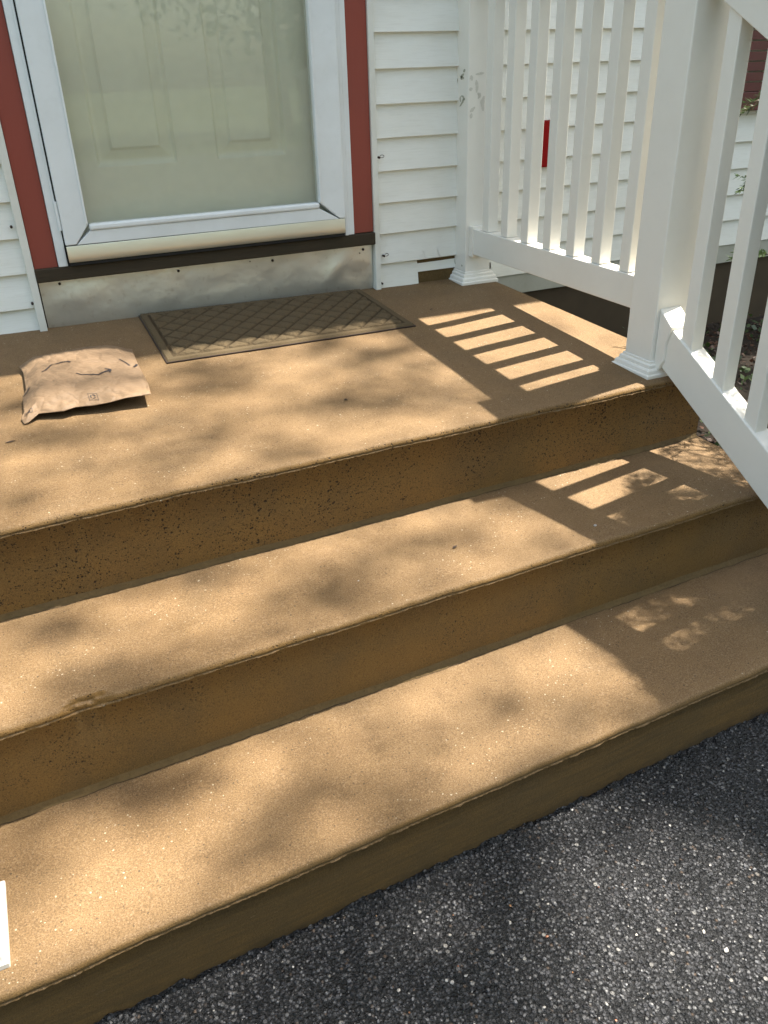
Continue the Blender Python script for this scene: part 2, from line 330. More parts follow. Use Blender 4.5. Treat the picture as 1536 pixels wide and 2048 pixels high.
steps = empty('porch_steps', (0, 0, 0))
tag(steps, 'tan coated concrete landing with two steps below the front door', 'steps')
def loft(name, u1, back, front, zfun, zbot, dent=None, skew=0.0, seed=0):
    """a step: top sheet from v=back to v=-front, rounded worn nosing, riser down to zbot"""
    us = np.arange(U0, u1 + 1e-6, (u1 - U0) / 760)
    V = []; nprof = None
    r = .011
    for ui, u in enumerate(us):
        prof = []
        vb = back(u) if callable(back) else back
        vf = -front
        wob = .0022 * noise.noise((u * 9, seed, .3)) + .0012 * noise.noise((u * 41, seed, 1.3))
        rr = r * (1 + .25 * noise.noise((u * 5, seed, 9)))
        N = 30
        for i in range(N):
            t = i / (N - 1); v = vb + (vf + rr - vb) * t
            zz = zfun(v) + .0011 * noise.noise((u * 7, v * 7, seed)) + .0005 * noise.noise((u * 33, v * 33, seed))
            prof.append((v, zz))
        zt = zfun(vf + rr)
        for i in range(1, 8):
            a = math.pi / 2 * i / 7
            prof.append((vf + rr - rr * math.sin(a) + wob * math.sin(a), zt - rr + rr * math.cos(a)))
        # ragged lip where the coating of the tread ends
        lip = .0014 + .0022 * noise.noise((u * 45, seed, 4)) + .0020 * noise.noise((u * 190, seed, 5)); lip = max(lip, -.0006)
        zl = zt - rr + .0016 * noise.noise((u * 25, seed, 6)) + .0014 * noise.noise((u * 120, seed, 7))
        prof.append((vf + wob + .0012 + .0008 * noise.noise((u * 150, seed, 8)), zl - .0012))
        prof.append((vf + wob - lip, zl - .0030))
        prof.append((vf + wob - lip * .8, zl - .0048))
        prof.append((vf + wob + .0010, zl - .0062))
        for i in range(1, 9):
            t = i / 8; z = (zt - rr - .0095) + (zbot - (zt - rr - .0095)) * t
            prof.append((vf + .001 + .0012 * noise.noise((u * 6, z * 6, seed + 3)), z))
        if dent:
            cu, wu, dd = dent
            q = math.exp(-((u - cu) / wu) ** 4)
            if q > .01:
                np_ = []
                for (v, z) in prof:
                    dz = max(0, 1 - abs(z - (zt - .004)) / .026) * max(0, 1 - abs(v - vf) / .022)
                    k = q * min(1, dz * 1.6) * (dd + .35 * dd * noise.noise((u * 90, z * 120, v * 90)))
                    np_.append((v + k, z - k * .6))
                prof = np_
        nprof = len(prof)
        for (v, z) in prof: V.append(SF(u + skew * (v + Ln), v, z))
    F = []
    for i in range(len(us) - 1):
        for j in range(nprof - 1):
            a = i * nprof + j; F.append((a, a + 1, a + nprof + 1, a + nprof))
    # ends
    n = len(V)
    for e in (0, len(us) - 1):
        b0 = len(V); p0 = V[e * nprof]; V.append((p0[0], p0[1], zbot + (p0[2] - zbot) * 0))
        ring = [e * nprof + j for j in range(nprof)] + [b0]
        F.append(tuple(ring if e == 0 else ring[::-1]))
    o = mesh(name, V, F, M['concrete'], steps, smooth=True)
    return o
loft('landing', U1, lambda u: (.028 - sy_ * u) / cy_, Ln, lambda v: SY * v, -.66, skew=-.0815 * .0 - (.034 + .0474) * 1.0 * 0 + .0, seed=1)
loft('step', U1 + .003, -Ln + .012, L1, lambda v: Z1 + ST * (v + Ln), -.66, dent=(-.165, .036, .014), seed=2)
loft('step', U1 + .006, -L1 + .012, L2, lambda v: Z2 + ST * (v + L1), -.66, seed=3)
def mortar(front, zf, seed):
    V = []; F = []; us = np.arange(U0, U1, .004)
    for u in us:
        wd = .0125 + .0045 * noise.noise((u * 3.1, seed, 0)) + .004 * noise.noise((u * 22, seed, 1)) + .002 * noise.noise((u * 80, seed, 2))
        h = .0022 + .001 * noise.noise((u * 18, seed, 3))
        v0 = -front + .004; 
        for (dv, dz) in ((0, .012 + h), (-.006, .004 + h), (-wd * .6, h), (-wd + .001, h * .8), (-wd, -.002)):
            v = v0 + dv; V.append(SF(u, v, zf(v) + dz + .0006 * noise.noise((u * 70, v * 200, seed))))
    for i in range(len(us) - 1):
        for j in range(4):
            a = i * 5 + j; F.append((a, a + 1, a + 6, a + 5))
    mesh('mortar_strip', V, F, M['mortar'], steps, smooth=True)
    # hairline crack along the front of the strip, filled with dirt
    V = []; F = []; n = 0
    for u in us:
        wd = .0125 + .0045 * noise.noise((u * 3.1, seed, 0)) + .004 * noise.noise((u * 22, seed, 1)) + .002 * noise.noise((u * 80, seed, 2))
        hw = max(.00008, .0004 + .0007 * noise.noise((u * 14, seed, 8))); v0 = -front + .004 - wd - .0006
        V.append(SF(u, v0 + hw, zf(v0) + .0016)); V.append(SF(u, v0 - hw, zf(v0) + .0014))
    for i in range(len(us) - 1): F.append((2 * i, 2 * i + 1, 2 * i + 3, 2 * i + 2))
    mesh('crack', V, F, M['dirt'], steps)
mortar(Ln, lambda v: Z1 + ST * (v + Ln), 11)
mortar(L1, lambda v: Z2 + ST * (v + L1), 17)

# ------------------------------------------------------------------ ground
def gz(x, y):
    u = cy_ * x + sy_ * y
    return ZG + TX * max(-1, min(2.2, u))
xs = np.arange(-.8, 2.4, .005); ys = np.concatenate([np.arange(-2.6, -1.9, .014), np.arange(-1.9, -1.45, .006)])
V = []
for y in ys:
    for x in xs:
        v = -sy_ * x + cy_ * y; d = abs(v + L2)
        z = gz(x, y) + .0022 * noise.noise((x * 14, y * 14, 0)) + .0014 * noise.noise((x * 70, y * 70, 2))
        if v > -L2 - .12: z += math.exp(-d / .022) * (.008 + .007 * noise.noise((x * 9, y * 3, 5)) + .009 * noise.noise((x * 40, y * 40, 6)) + .008 * noise.noise((x * 110, y * 110, 7)))
        V.append((x, y, z))
nx = len(xs); F = [(j * nx + i, j * nx + i + 1, (j + 1) * nx + i + 1, (j + 1) * nx + i) for j in range(len(ys) - 1) for i in range(nx - 1)]
drive = mesh('driveway', V, F, M['asphalt'], None, smooth=True); tag(drive, kind='structure')
o = mesh('driveway', [(-9, -13, -.585), (10, -13, -.595), (10, -1.3, -.596), (-9, -1.3, -.588)], [(0, 1, 2, 3)], M['asphalt']); tag(o, kind='structure')
o = mesh('lawn', [(-80, -80, -.61), (80, -80, -.61), (80, 80, -.61), (-80, 80, -.61)], [(0, 1, 2, 3)], M['grass']); tag(o, kind='structure')
# planting bed right of the steps
V = []; F = []; bx = np.linspace(1.40, 5.2, 70); by = np.linspace(-1.86, .15, 50)
def bedz(x, y):
    t = max(0, min(1, (y + 1.95) / 1.4)); return -.56 + .21 * t + .012 * noise.noise((x * 8, y * 8, 3)) - .05 * max(0, min(1, (x - 2) / 3))
for y in by:
    for x in bx: V.append((x, y, bedz(x, y)))
F = [(j * 70 + i, j * 70 + i + 1, (j + 1) * 70 + i + 1, (j + 1) * 70 + i) for j in range(49) for i in range(69)]
o = mesh('garden_bed', V, F, M['mulch'], None, smooth=True); tag(o, kind='structure')

# loose stone chips of the asphalt: nobody could count them
def stones(name, n, mat, smin, smax, seed, expo=2.2):
    r = np.random.default_rng(seed)
    bm = bmesh.new(); bmesh.ops.create_icosphere(bm, subdivisions=1, radius=1); bv = np.array([v.co for v in bm.verts]); bf = [[v.index for v in f.verts] for f in bm.faces]; bm.free()
    VV = []; FF = []
    for i in range(n):
        x = r.uniform(-.4, 1.9); y = r.uniform(-2.35, -1.62)
        if i % 6 == 0: y = -1.70 + .047 * x - abs(r.normal(0, .025)) - .035
        v = -sy_ * x + cy_ * y
        if v > -L2 - .004: continue
        s = smin + (smax - smin) * r.random() ** expo
        sc = np.array([r.uniform(.7, 1.3), r.uniform(.6, 1.1), r.uniform(.35, .75)]) * s
        a = r.uniform(0, 6.28); R_ = np.array([[math.cos(a), -math.sin(a), 0], [math.sin(a), math.cos(a), 0], [0, 0, 1]])
        tl = r.normal(0, .3); T_ = np.array([[1, 0, 0], [0, math.cos(tl), -math.sin(tl)], [0, math.sin(tl), math.cos(tl)]])
        q = (bv * (1 + r.normal(0, .16, (len(bv), 1)))) * sc @ T_.T @ R_.T + np.array([x, y, gz(x, y) + .001 + sc[2] * .25])
        b = len(VV); VV.extend(q.tolist()); FF.extend([[b + k for k in f] for f in bf])
    o = mesh(name, VV, FF, mat); return o
o = stones('gravel', 5200, M['stone_grey'], .0012, .0036, 1); tag(o, 'small grey stone chips set in the dark asphalt', 'gravel', kind='stuff')
o = stones('gravel', 900, M['stone_pale'], .001, .0042, 2, 3.2); tag(o, 'pale whitish pebbles scattered through the asphalt', 'gravel', kind='stuff')
o = stones('gravel', 70, M['stone_rust'], .0014, .0036, 3); tag(o, 'rusty tan pebbles scattered through the asphalt', 'gravel', kind='stuff')

# ------------------------------------------------------------------ house
house = empty('house', (0, 0, 0))
tag(house, 'white clapboard house wall with dark red door trim behind the landing', 'house')
EX, S0 = .0952, .065
def siding(x0, x1, zlo, ztop, cut=None):
    bm = bmesh.new(); k0 = math.floor((zlo - S0) / EX) - 1; k = k0
    while S0 + EX * k < ztop:
        zb = S0 + EX * k; zt = zb + EX + .004; z_b = max(zb, zlo)
        if zt - .01 > z_b:
            yb = -.0185 if z_b == zb else -.0185 + .0145 * (z_b - zb) / EX
            n = max(2, int((x1 - x0) / .05)); top = []; bot = []; ret = []; mid = []
            for i in range(n + 1):
                x = x0 + (x1 - x0) * i / n
                wv = .0010 * noise.noise((x * 2.3, k * 3.7, 0)) + .0006 * noise.noise((x * 8, k * 3.7, 2))
                top.append(bm.verts.new((x, -.0035, zt))); bot.append(bm.verts.new((x, yb + wv, z_b + wv * .5)))
                mid.append(bm.verts.new((x, yb + wv + .0015, z_b - .0012 + wv * .5))); ret.append(bm.verts.new((x, -.0005, z_b + .0005)))
            for i in range(n):
                bm.faces.new((bot[i], bot[i + 1], top[i + 1], top[i])); bm.faces.new((mid[i], mid[i + 1], bot[i + 1], bot[i])); bm.faces.new((ret[i], ret[i + 1], mid[i + 1], mid[i]))
        k += 1
    return bm
def siding_part(name, x0, x1, zlo, ztop):
    return from_bm(name, siding(x0, x1, zlo, ztop), M['siding'], house)
siding_part('siding', -5.0, .004, .0, 2.5)
siding_part('siding', 1.068, 1.212, -.03, .0652)
siding_part('siding', 1.2121, 1.50, .022, .0652)
siding_part('siding', 1.066, 6.5, .0652, 2.5)
siding_part('siding', 1.5002, 6.5, -.0302, .0652)
box('skirt_board', (1.4702, -.012, -.102), (6.5, .0, -.0310), M['skirt'], house, .001)
box('wall_core', (-5, .0005, .0), (.001, .12, 2.5), M['jch'], house)
box('wall_core', (1.0505, .0005, -.10), (6.5, .12, 2.5), M['jch'], house)
box('foundation', (1.47, .003, -.75), (6.5, .20, -.1005), M['found'], house)
box('foundation', (-5, .003, -.75), (-.47, .20, -.0015), M['found'], house)
# dark recess under the cut siding beside the post
box('gap_board', (1.212, -.0062, -.02), (1.50, -.001, .06), M['mortar'], house)
# trim channels either side of the door
box('corner_trim', (-.0145, -.032, -.004), (.0065, .0, 2.2), M['jch'], house, .002)
box('corner_trim', (1.0475, -.030, -.022), (1.0665, .0, 2.2), M['jch'], house, .002)
# eave and roof
bm = bmesh.new(); prism(bm, [(-.165, 2.42), (-.165, 2.56), (.15, 2.60), (.15, 2.42)], 'x', -5.3, 6.8)
from_bm('eave', bm, M['trim_white'], house)
bm = bmesh.new(); prism(bm, [(-.165, 2.565), (-.165, 2.60), (4.2, 4.2), (4.2, 4.1)], 'x', -5.3, 6.8)
from_bm('roof', bm, M['roof'], house)
# red door casing
def board(name, x0, x1, y0, y1, z0, z1, mat, par, bev=.0015): return box(name, (x0, y0, z0), (x1, y1, z1), mat, par, bev)
board('door_casing', .0075, .0715, -.022, .02, .168, 2.12, M['red'], house)
board('door_casing', .9785, 1.0470, -.022, .02, .172, 2.12, M['red'], house)
board('door_casing', .0075, 1.0470, -.022, .02, 2.121, 2.2, M['red'], house)
# sill
bm = bmesh.new(); add_box(bm, (.006, -.034, .133), (1.049, .05, .1705), .003)
sill = from_bm('door_sill', bm, M['sill'], house)
# metal flashing plate with dents
V = []; F = []; nx_, nz_ = 200, 34
for j in range(nz_ + 1):
    for i in range(nx_ + 1):
        x = .0105 + (1.0455 - .0105) * i / nx_; z = -.022 + (.133 + .022) * j / nz_
        d = .0018 * noise.noise((x * 6, z * 9, 0)) + .0009 * noise.noise((x * 17, z * 20, 1))
        d += .004 * math.exp(-((x - .90 - (z - .05) * .8) / .03) ** 2) * math.exp(-((z - .06) / .05) ** 2)
        d -= .005 * math.exp(-((x - .99) / .05) ** 2) * math.exp(-((z - .04) / .04) ** 2)
        d += .004 * math.exp(-((x - .11) / .06) ** 2 - ((z - .075) / .035) ** 2)
        d -= .006 * max(0, (.045 - z) / .06) ** 2
        V.append((x, -.009 - d, z))
W_ = nx_ + 1
F = [(j * W_ + i, j * W_ + i + 1, (j + 1) * W_ + i + 1, (j + 1) * W_ + i) for j in range(nz_) for i in range(nx_)]
plate = mesh('flashing_plate', V, F, M['plate'], house, smooth=True)
box('plate_backing', (.006, -.002, -.03), (1.049, .05, .1325), M['found'], house)
def cyl(name, c, d, r, L, mat, par, seg=16, r2=None):
    bm = bmesh.new(); bmesh.ops.create_cone(bm, cap_ends=True, segments=seg, radius1=r, radius2=r2 if r2 is not None else r, depth=L)
    q = Vector(d).to_track_quat('Z', 'Y').to_matrix().to_4x4(); bmesh.ops.transform(bm, matrix=Matrix.Translation(c) @ q, verts=bm.verts)
    return from_bm(name, bm, mat, par, True)
for x, z in ((.066, .121), (.407, .118), (.703, .116), (1.013, .117)):
    cyl('screw', (x, -.0125, z), (0, -1, 0), .0042, .005, M['screw'], plate, 12, .003)
for x, z in ((.63, .121), (1.0, .107)):
    cyl('screw', (x, -.0115, z), (0, -1, 0), .0018, .003, M['screw'], plate, 8)
# wire staples with little loops on the trim
def tube(name, pts, r, mat, par, seg=6, taper=None):
    bm = bmesh.new(); rings = []
    P = [Vector(p) for p in pts]
    for i, p in enumerate(P):
        t = (P[min(i + 1, len(P) - 1)] - P[max(i - 1, 0)]).normalized(); up = Vector((0, 0, 1)) if abs(t.z) < .9 else Vector((1, 0, 0))
        a = t.cross(up).normalized(); b = t.cross(a); rr = r if taper is None else r * (1 + (taper - 1) * i / (len(P) - 1))
        rings.append([bm.verts.new(p + (a * math.cos(k * 6.2832 / seg) + b * math.sin(k * 6.2832 / seg)) * rr) for k in range(seg)])
    for i in range(len(rings) - 1):
        for k in range(seg): bm.faces.new((rings[i][k], rings[i][(k + 1) % seg], rings[i + 1][(k + 1) % seg], rings[i + 1][k]))
    bm.faces.new(rings[0][::-1]); bm.faces.new(rings[-1]); bmesh.ops.recalc_face_normals(bm, faces=bm.faces)
    return from_bm(name, bm, mat, par, True)
for x, z in ((1.073, .392), (1.080, .092), (-.026, .288), (-.018, .079), (1.070, .003)):
    s_ = cyl('cable_hook', (x, -.024, z), (0, -1, 0), .0036, .012, M['screw'], house, 10)
    tag(s_, 'small dark hook with a bent wire loop')
    if x > 0 and z > .05:
        tube('hook_loop', [(x + .002 + .007 - .007 * math.cos(a) * 1.0, -.028, z + .003 + .004 * math.sin(a)) for a in np.linspace(.3, 5.2, 12)], .0009, M['screw'], s_)

# storm door
sdoor = empty('storm_door', (.10, -.04, .18)); sdoor.parent = house
def sd_(name, a, b, mat, bev=.002):
    off = Vector((.10, -.04, .18)); return box(name, Vector(a) - off, Vector(b) - off, mat, sdoor, bev)
# jamb flanges (white) with slim dark gaps
board('door_jamb', .0725, .0975, -.036, .02, .171, 2.10, M['trim_white'], house, .002)
board('door_jamb', .0915, .0965, -.041, -.0362, .26, 2.10, M['trim_white'], house, .0015)
board('door_jamb', .9435, .9565, -.036, .02, .171, 2.10, M['trim_white'], house, .002)
board('door_jamb', .9575, .9775, -.030, .02, .171, 2.10, M['trim_white'], house, .002)
board('door_jamb', .0725, .9775, -.030, .02, 2.101, 2.12, M['trim_white'], house, .002)
board('door_gap', .0977, .1020, -.030, -.017, .1715, 2.10, M['dark'], house, 0)
board('door_gap', .9402, .9434, -.030, -.017, .1715, 2.10, M['dark'], house, 0)
GX0, GX1, GZ0 = .171, .857, .280
bm = bmesh.new(); off = Matrix.Translation((-.10, .04, -.18))
# mitred side stiles and rails with a rounded inner bead
def frame_member(poly, y0, y1, bev=.003):
    b2 = bmesh.new(); prism(b2, poly, 'y', y0, y1); bmesh.ops.bevel(b2, geom=list(b2.edges), offset=bev, segments=2, affect='EDGES', profile=.5)
    bmesh.ops.transform(b2, matrix=off, verts=b2.verts); return b2
ZT = 2.08
from_bm('stile', frame_member([(.1010, .2285), (.1300, .2285), (GX0 - .0005, GZ0 - .0006), (GX0 - .0005, ZT - .06), (.1010, ZT)], -.052, -.018), M['trim_white'], sdoor)
from_bm('stile', frame_member([(.9400, .2270), (.9210, .2270), (GX1 + .0005, GZ0 - .0006), (GX1 + .0005, ZT - .06), (.9400, ZT)], -.052, -.018), M['trim_white'], sdoor)
from_bm('bottom_rail', frame_member([(.1310, .2280), (.9200, .2265), (GX1 - .0015, GZ0 - .0175), (GX0 + .0015, GZ0 - .0175)], -.051, -.018, .0015), M['trim_white'], sdoor)
from_bm('bottom_rail', frame_member([(GX0 + .001, GZ0 - .0170), (GX1 - .001, GZ0 - .0170), (GX1 - .001, GZ0), (GX0 + .001, GZ0)], -.056, -.018, .005), M['trim_white'], sdoor)
from_bm('top_rail', frame_member([(.102, ZT), (.939, ZT), (GX1, ZT - .061), (GX0, ZT - .061)], -.051, -.018), M['trim_white'], sdoor)
# slim inner bead on the stiles
for x0, x1 in ((GX0 - .007, GX0 - .001), (GX1 + .001, GX1 + .007)):
    sd_('glazing_bead', (x0, -.0555, GZ0 + .001), (x1, -.0522, ZT - .07), M['trim_white'], .0015)
sd_('pane', (GX0, -.036, GZ0), (GX1, -.031, ZT - .061), M['glass'], 0)
# kick plate
V = []; F = []
for j, (z, y) in enumerate(((.1815, -.048), (.184, -.050), (.2, -.0505), (.222, -.0505), (.2262, -.0495))):
    for i in range(41):
        x = .1015 + (.9385 - .1015) * i / 40
        V.append((x - .10, y + .04 + .0005 * noise.noise((x * 3, z * 5, 0)), z - .18 + .002 * 0))
F = [(j * 41 + i, j * 41 + i + 1, (j + 1) * 41 + i + 1, (j + 1) * 41 + i) for j in range(4) for i in range(40)]
mesh('kick_plate', V, F, M['kick'], sdoor, smooth=True)
sd_('door_sweep', (.102, -.046, .1725), (.938, -.02, .1812), M['dark'], 0)
sd_('sweep_backing', (.102, -.047, .182), (.938, -.02, .226), M['dark'], 0)
sd_('hinge', (.0925, -.0465, .268), (.1002, -.0405, .345), M['trim_white'], .002)
sd_('hinge', (.0925, -.0465, 1.5), (.1002, -.0405, 1.60), M['trim_white'], .002)

# inner panel door
idoor = empty('entry_door', (0, 0, 0)); idoor.parent = house
def panel_door():
    PY = .022
    xs_ = [.075, .235, .455, .575, .785, .975]
    panels = [(.235, .455, .418, .985), (.575, .785, .418, .985), (.235, .455, 1.13, 1.72), (.575, .785, 1.13, 1.72)]
    NX, NZ = 360, 620
    X = np.linspace(.075, .975, NX); Z = np.linspace(.172, 2.09, NZ)
    gx, gzz = np.meshgrid(X, Z); D = np.zeros_like(gx)
    for (a, b, c, d) in panels:
        t = np.minimum(np.minimum(gx - a, b - gx), np.minimum(gzz - c, d - gzz))
        prof = np.interp(t, [0, .002, .006, .014, .040, .044, .06], [0, -.006, -.0095, -.010, -.0050, -.0005, -.0005], left=0)
        D += np.where(t > 0, prof, 0)
    Vv = np.stack([gx, PY - 1.5 * D, gzz], -1).reshape(-1, 3)
    Ff = [(j * NX + i, j * NX + i + 1, (j + 1) * NX + i + 1, (j + 1) * NX + i) for j in range(NZ - 1) for i in range(NX - 1)]
    return mesh('door_leaf', Vv.tolist(), Ff, M['door'], idoor, smooth=True)
panel_door()
box('door_stop', (.0975, -.0165, .1715), (.1005, .0215, 2.09), M['trim_white'], house)
box('door_stop', (.9405, -.0165, .1715), (.9435, .0215, 2.09), M['trim_white'], house)
cyl('door_knob', (.905, -.0, 1.10), (0, -1, 0), .026, .035, M['kick'], idoor)

# shutter far right and the red panel
sh = empty('window_shutter', (2.50, -.03, .465)); tag(sh, 'dark red window shutter on the siding behind the stair railing', 'shutter')
def shb(n, a, b): return box(n, Vector(a) - Vector((2.5, -.03, .465)), Vector(b) - Vector((2.5, -.03, .465)), M['shutter'], sh, .002)
shb('stile', (2.42, -.045, .458), (2.47, -.019, 1.85)); shb('stile', (2.76, -.045, .458), (2.81, -.019, 1.85)); shb('rail', (2.4705, -.044, .458), (2.7595, -.019, .52)); shb('rail', (2.4705, -.044, 1.79), (2.7595, -.019, 1.85))
bm = bmesh.new()
for k in range(38):
    z = .535 + k * .033; add_box(bm, (-.03, -.008, z - .465 - .012), (.26, .008, z - .465 + .016), 0, mtx=None)
louv = from_bm('louvre', bm, M['shutter'], sh)
o = box('wall_panel', (1.655, -.030, .322), (1.745, -.0175, .468), M['redpanel'], None, .003)
tag(o, 'bright red plastic panel on the white siding glimpsed between the balusters', 'panel')
V = []

# ------------------------------------------------------------------ posts and railings
def post(x, y, wdt, zbase, ztop, label, tilt=0):
    p = empty('railing_post', (x, y, zbase)); tag(p, label, 'railing post', 'square white railing posts')
    box('shaft', (0, 0, .004), (wdt, wdt, ztop - zbase), M['rail'], p, .0035, 3)
    # stepped base moulding
    bm = bmesh.new(); b = .0225
    prof = [(b, 0), (b, .010), (b - .0015, .012), (b - .0045, .0122), (b - .0050, .0135), (b - .0050, .0150), (b - .0062, .021), (b - .0095, .0245), (b - .0125, .0246), (b - .0125, .0262), (b - .0132, .033), (b - .016, .0355), (b - .0185, .0356), (b - .0188, .041), (.0006, .0425)]
    rings = []
    for (o_, h) in prof:
        rings.append([bm.verts.new(q) for q in ((-o_, -o_, h), (wdt + o_, -o_, h), (wdt + o_, wdt + o_, h), (-o_, wdt + o_, h))])
    for i in range(len(rings) - 1):
        for k in range(4): bm.faces.new((rings[i][k], rings[i][(k + 1) % 4], rings[i + 1][(k + 1) % 4], rings[i + 1][k]))
    bmesh.ops.recalc_face_normals(bm, faces=bm.faces)
    bmesh.ops.bevel(bm, geom=[e for e in bm.edges if abs(e.verts[0].co.z - e.verts[1].co.z) > .0005], offset=.001, segments=1, affect='EDGES')
    from_bm('base_trim', bm, M['rail'], p)
    bm = bmesh.new(); H = ztop - zbase; c = .012
    rings = []
    for (o_, h) in ((c, H - .012), (c + .003, H - .008), (c + .003, H + .006), (c - .004, H + .010), (-wdt * .5 + .001, H + .034)):
        rings.append([bm.verts.new(q) for q in ((-o_, -o_, h), (wdt + o_, -o_, h), (wdt + o_, wdt + o_, h), (-o_, wdt + o_, h))])
    for i in range(len(rings) - 1):
        for k in range(4): bm.faces.new((rings[i][k], rings[i][(k + 1) % 4], rings[i + 1][(k + 1) % 4], rings[i + 1][k]))
    bm.faces.new(rings[0][::-1]); bm.faces.new(rings[-1]); bmesh.ops.recalc_face_normals(bm, faces=bm.faces)
    from_bm('post_cap', bm, M['rail'], p)
    return p
PW = .0978
PNx, PNy = 1.3592, -1.0214
zpn = slab_z(PNx, PNy)
p1 = post(PNx, PNy, PW, zpn - .004, 1.0, 'large white square post at the front corner of the landing where both railings meet')
PFx, PFy = 1.3568, -.08
zpf = slab_z(PFx, PFy)
p2 = post(PFx, PFy, PW, zpf - .004, 1.0, 'white square post against the house wall with grey scuff marks')
# scuff strokes on its two visible faces
def strokes(name, L, face, wd, mat, par, org):
    bm = bmesh.new()
    for pts, ww in L:
        n = 14; P = np.array(pts, float)
        t = np.linspace(0, len(P) - 1, n); Q = np.stack([np.interp(t, range(len(P)), P[:, k]) for k in range(2)], 1)
        Q[1:-1] = .25 * Q[:-2] + .5 * Q[1:-1] + .25 * Q[2:]
        L_ = []
        for i in range(n):
            d = Q[min(i + 1, n - 1)] - Q[max(i - 1, 0)]; d = d / (np.linalg.norm(d) + 1e-9); nn = np.array([-d[1], d[0]])
            h = ww * wd * (.25 + .75 * math.sin(math.pi * (i + .5) / n)) * (.8 + .4 * random.random())
            row = []
            for s_ in (-1, 1):
                q = Q[i] + nn * h * s_
                if face == 'x': row.append(bm.verts.new((org[0] - .0006, q[0], q[1])))
                else: row.append(bm.verts.new((q[0], org[1] - .0006, q[1])))
            L_.append(row)
        for i in range(n - 1): bm.faces.new((L_[i][0], L_[i][1], L_[i + 1][1], L_[i + 1][0]))
    bmesh.ops.translate(bm, vec=-Vector(org), verts=bm.verts)
    return from_bm(name, bm, mat, par)
orgp = (PFx, PFy, zpf - .004)
def strokes_each(L, *a):
    for q in L: strokes('scuff_mark', [q], *a)
strokes_each([([(-.0139, .6012), (-.0046, .5865), (.014, .5709)], 1.3), ([(-.0616, .6251), (-.0474, .6206)], 1), ([(-.0539, .6146), (-.0308, .604), (-.0543, .6025)], 1.2),
    ([(-.0373, .5531), (-.0514, .5512), (-.0532, .543), (-.0412, .5318), (-.0288, .5233)], 1), ([(-.035, .552), (-.030, .545), (-.036, .536)], .8), ([(-.062, .546), (-.052, .543)], .8), ([(.0052, .0565), (-.0133, .0326)], .9), ([(-.055, .036), (-.0627, .0346)], .8), ([(.002, .07), (.004, .048)], .7)], 'x', .0046, M['stain'], p2, orgp)
strokes_each([([(1.3819, .6118), (1.3978, .614), (1.412, .615)], .8), ([(1.3841, .5967), (1.388, .58), (1.3868, .5622)], 1.2), ([(1.4141, .5515), (1.4075, .5336), (1.4119, .5094)], 1.4), ([(1.36, .5701), (1.3723, .5738)], 1), ([(1.365, .5086), (1.3826, .5219)], 1), ([(1.366, .61), (1.37, .595)], 1.1), ([(1.392, .545), (1.40, .555), (1.39, .56)], 1), ([(1.37, .505), (1.368, .49)], 1)], 'y', .0048, M['stain2'], p2, orgp)

# landing railing, running from the wall post to the front post
def lr_point(y):      # left face of the rail
    t = (y - PFy) / (PNy - PFy); return (PFx + .018) + (PNx - PFx) * t
rail1 = empty('landing_railing', (PFx + .018, PFy, 0))
tag(rail1, 'white vinyl baluster railing along the side of the landing', 'railing', 'white vinyl railings')
RO_ = Vector((PFx + .018, PFy, 0)); TK = .048
def rl(name, a, b, bev=.003, mat=None): return box(name, Vector(a) - RO_, Vector(b) - RO_, mat or M['rail'], rail1, bev, 3)
yA, yB = PFy, PNy + PW
xm = PFx + .018
rl('bottom_rail', (xm, yB + .0005, .0765), (xm + TK, yA - .0005, .1588))
rl('top_rail', (xm, yB + .0005, .842), (xm + TK, yA - .0005, .905)); rl('top_rail', (xm - .008, yB + .0005, .9052), (xm + TK + .008, yA - .0005, .962), .006)
for (ya_, yb_) in ((yA - .022, yA - .0003), (yB + .0003, yB + .012)):
    rl('rail_bracket', (xm - .005, ya_, .069), (xm + TK + .005, yb_, .166), .002)
rl('rail_bracket', (xm - .005, yA - .022, .83), (xm + TK + .005, yA - .0003, .90), .002)
b0 = rl('baluster', (xm + .0055, -.184, .1592), (xm + .0055 + .037, -.184 + .038, .8418), .0025)
for yy in (-.3045, -.4180, -.5345, -.6495, -.7655, -.8830):
    b = b0.copy(); C.objects.link(b); b.parent = rail1; b.location = (0, yy + .190, 0)

# stair railing
SLP = .56; sang = math.atan(SLP)
PLx, PLy = 1.376, -1.620
zpl = tread_z(2, PLx, PLy)
p3 = post(PLx, PLy, PW, zpl - .004, .62, 'white square post at the lower right end of the stair railing')
rail2 = empty('stair_railing', (PNx + .018, PNy, 0)); tag(rail2, 'white vinyl stair railing sloping down from the front post beside the steps', 'railing', 'white vinyl railings')
R2 = Vector((PNx + .018, PNy, 0))
def srail(name, z_at, th, x0, x1, y0, y1, bev=.003, rail=None, org=None):
    rail = rail or rail2; org = org or R2
    # z_at: height of the top edge at y=-1.15; th: vertical thickness; cut plumb at both ends
    bm = bmesh.new(); f = lambda y: z_at + SLP * (y + 1.15)
    prism(bm, [(y0, f(y0)), (y0, f(y0) - th), (y1, f(y1) - th), (y1, f(y1))], 'x', x0, x1)
    bmesh.ops.bevel(bm, geom=list(bm.edges), offset=bev, segments=3, affect='EDGES', profile=.5)
    bmesh.ops.translate(bm, vec=-org, verts=bm.verts); return from_bm(name, bm, M['rail'], rail)
xs2 = PNx + .018
yT, yBt = PNy - .0005, PLy + PW + .0005
TSR = .0103
srail('bottom_rail', TSR, .112, xs2, xs2 + TK, yT, yBt)
srail('top_rail', .6958 + .070, .070, xs2, xs2 + TK, yT, yBt)
srail('top_rail', .6958 + .130, .0595, xs2 - .008, xs2 + TK + .008, yT, yBt, .006)
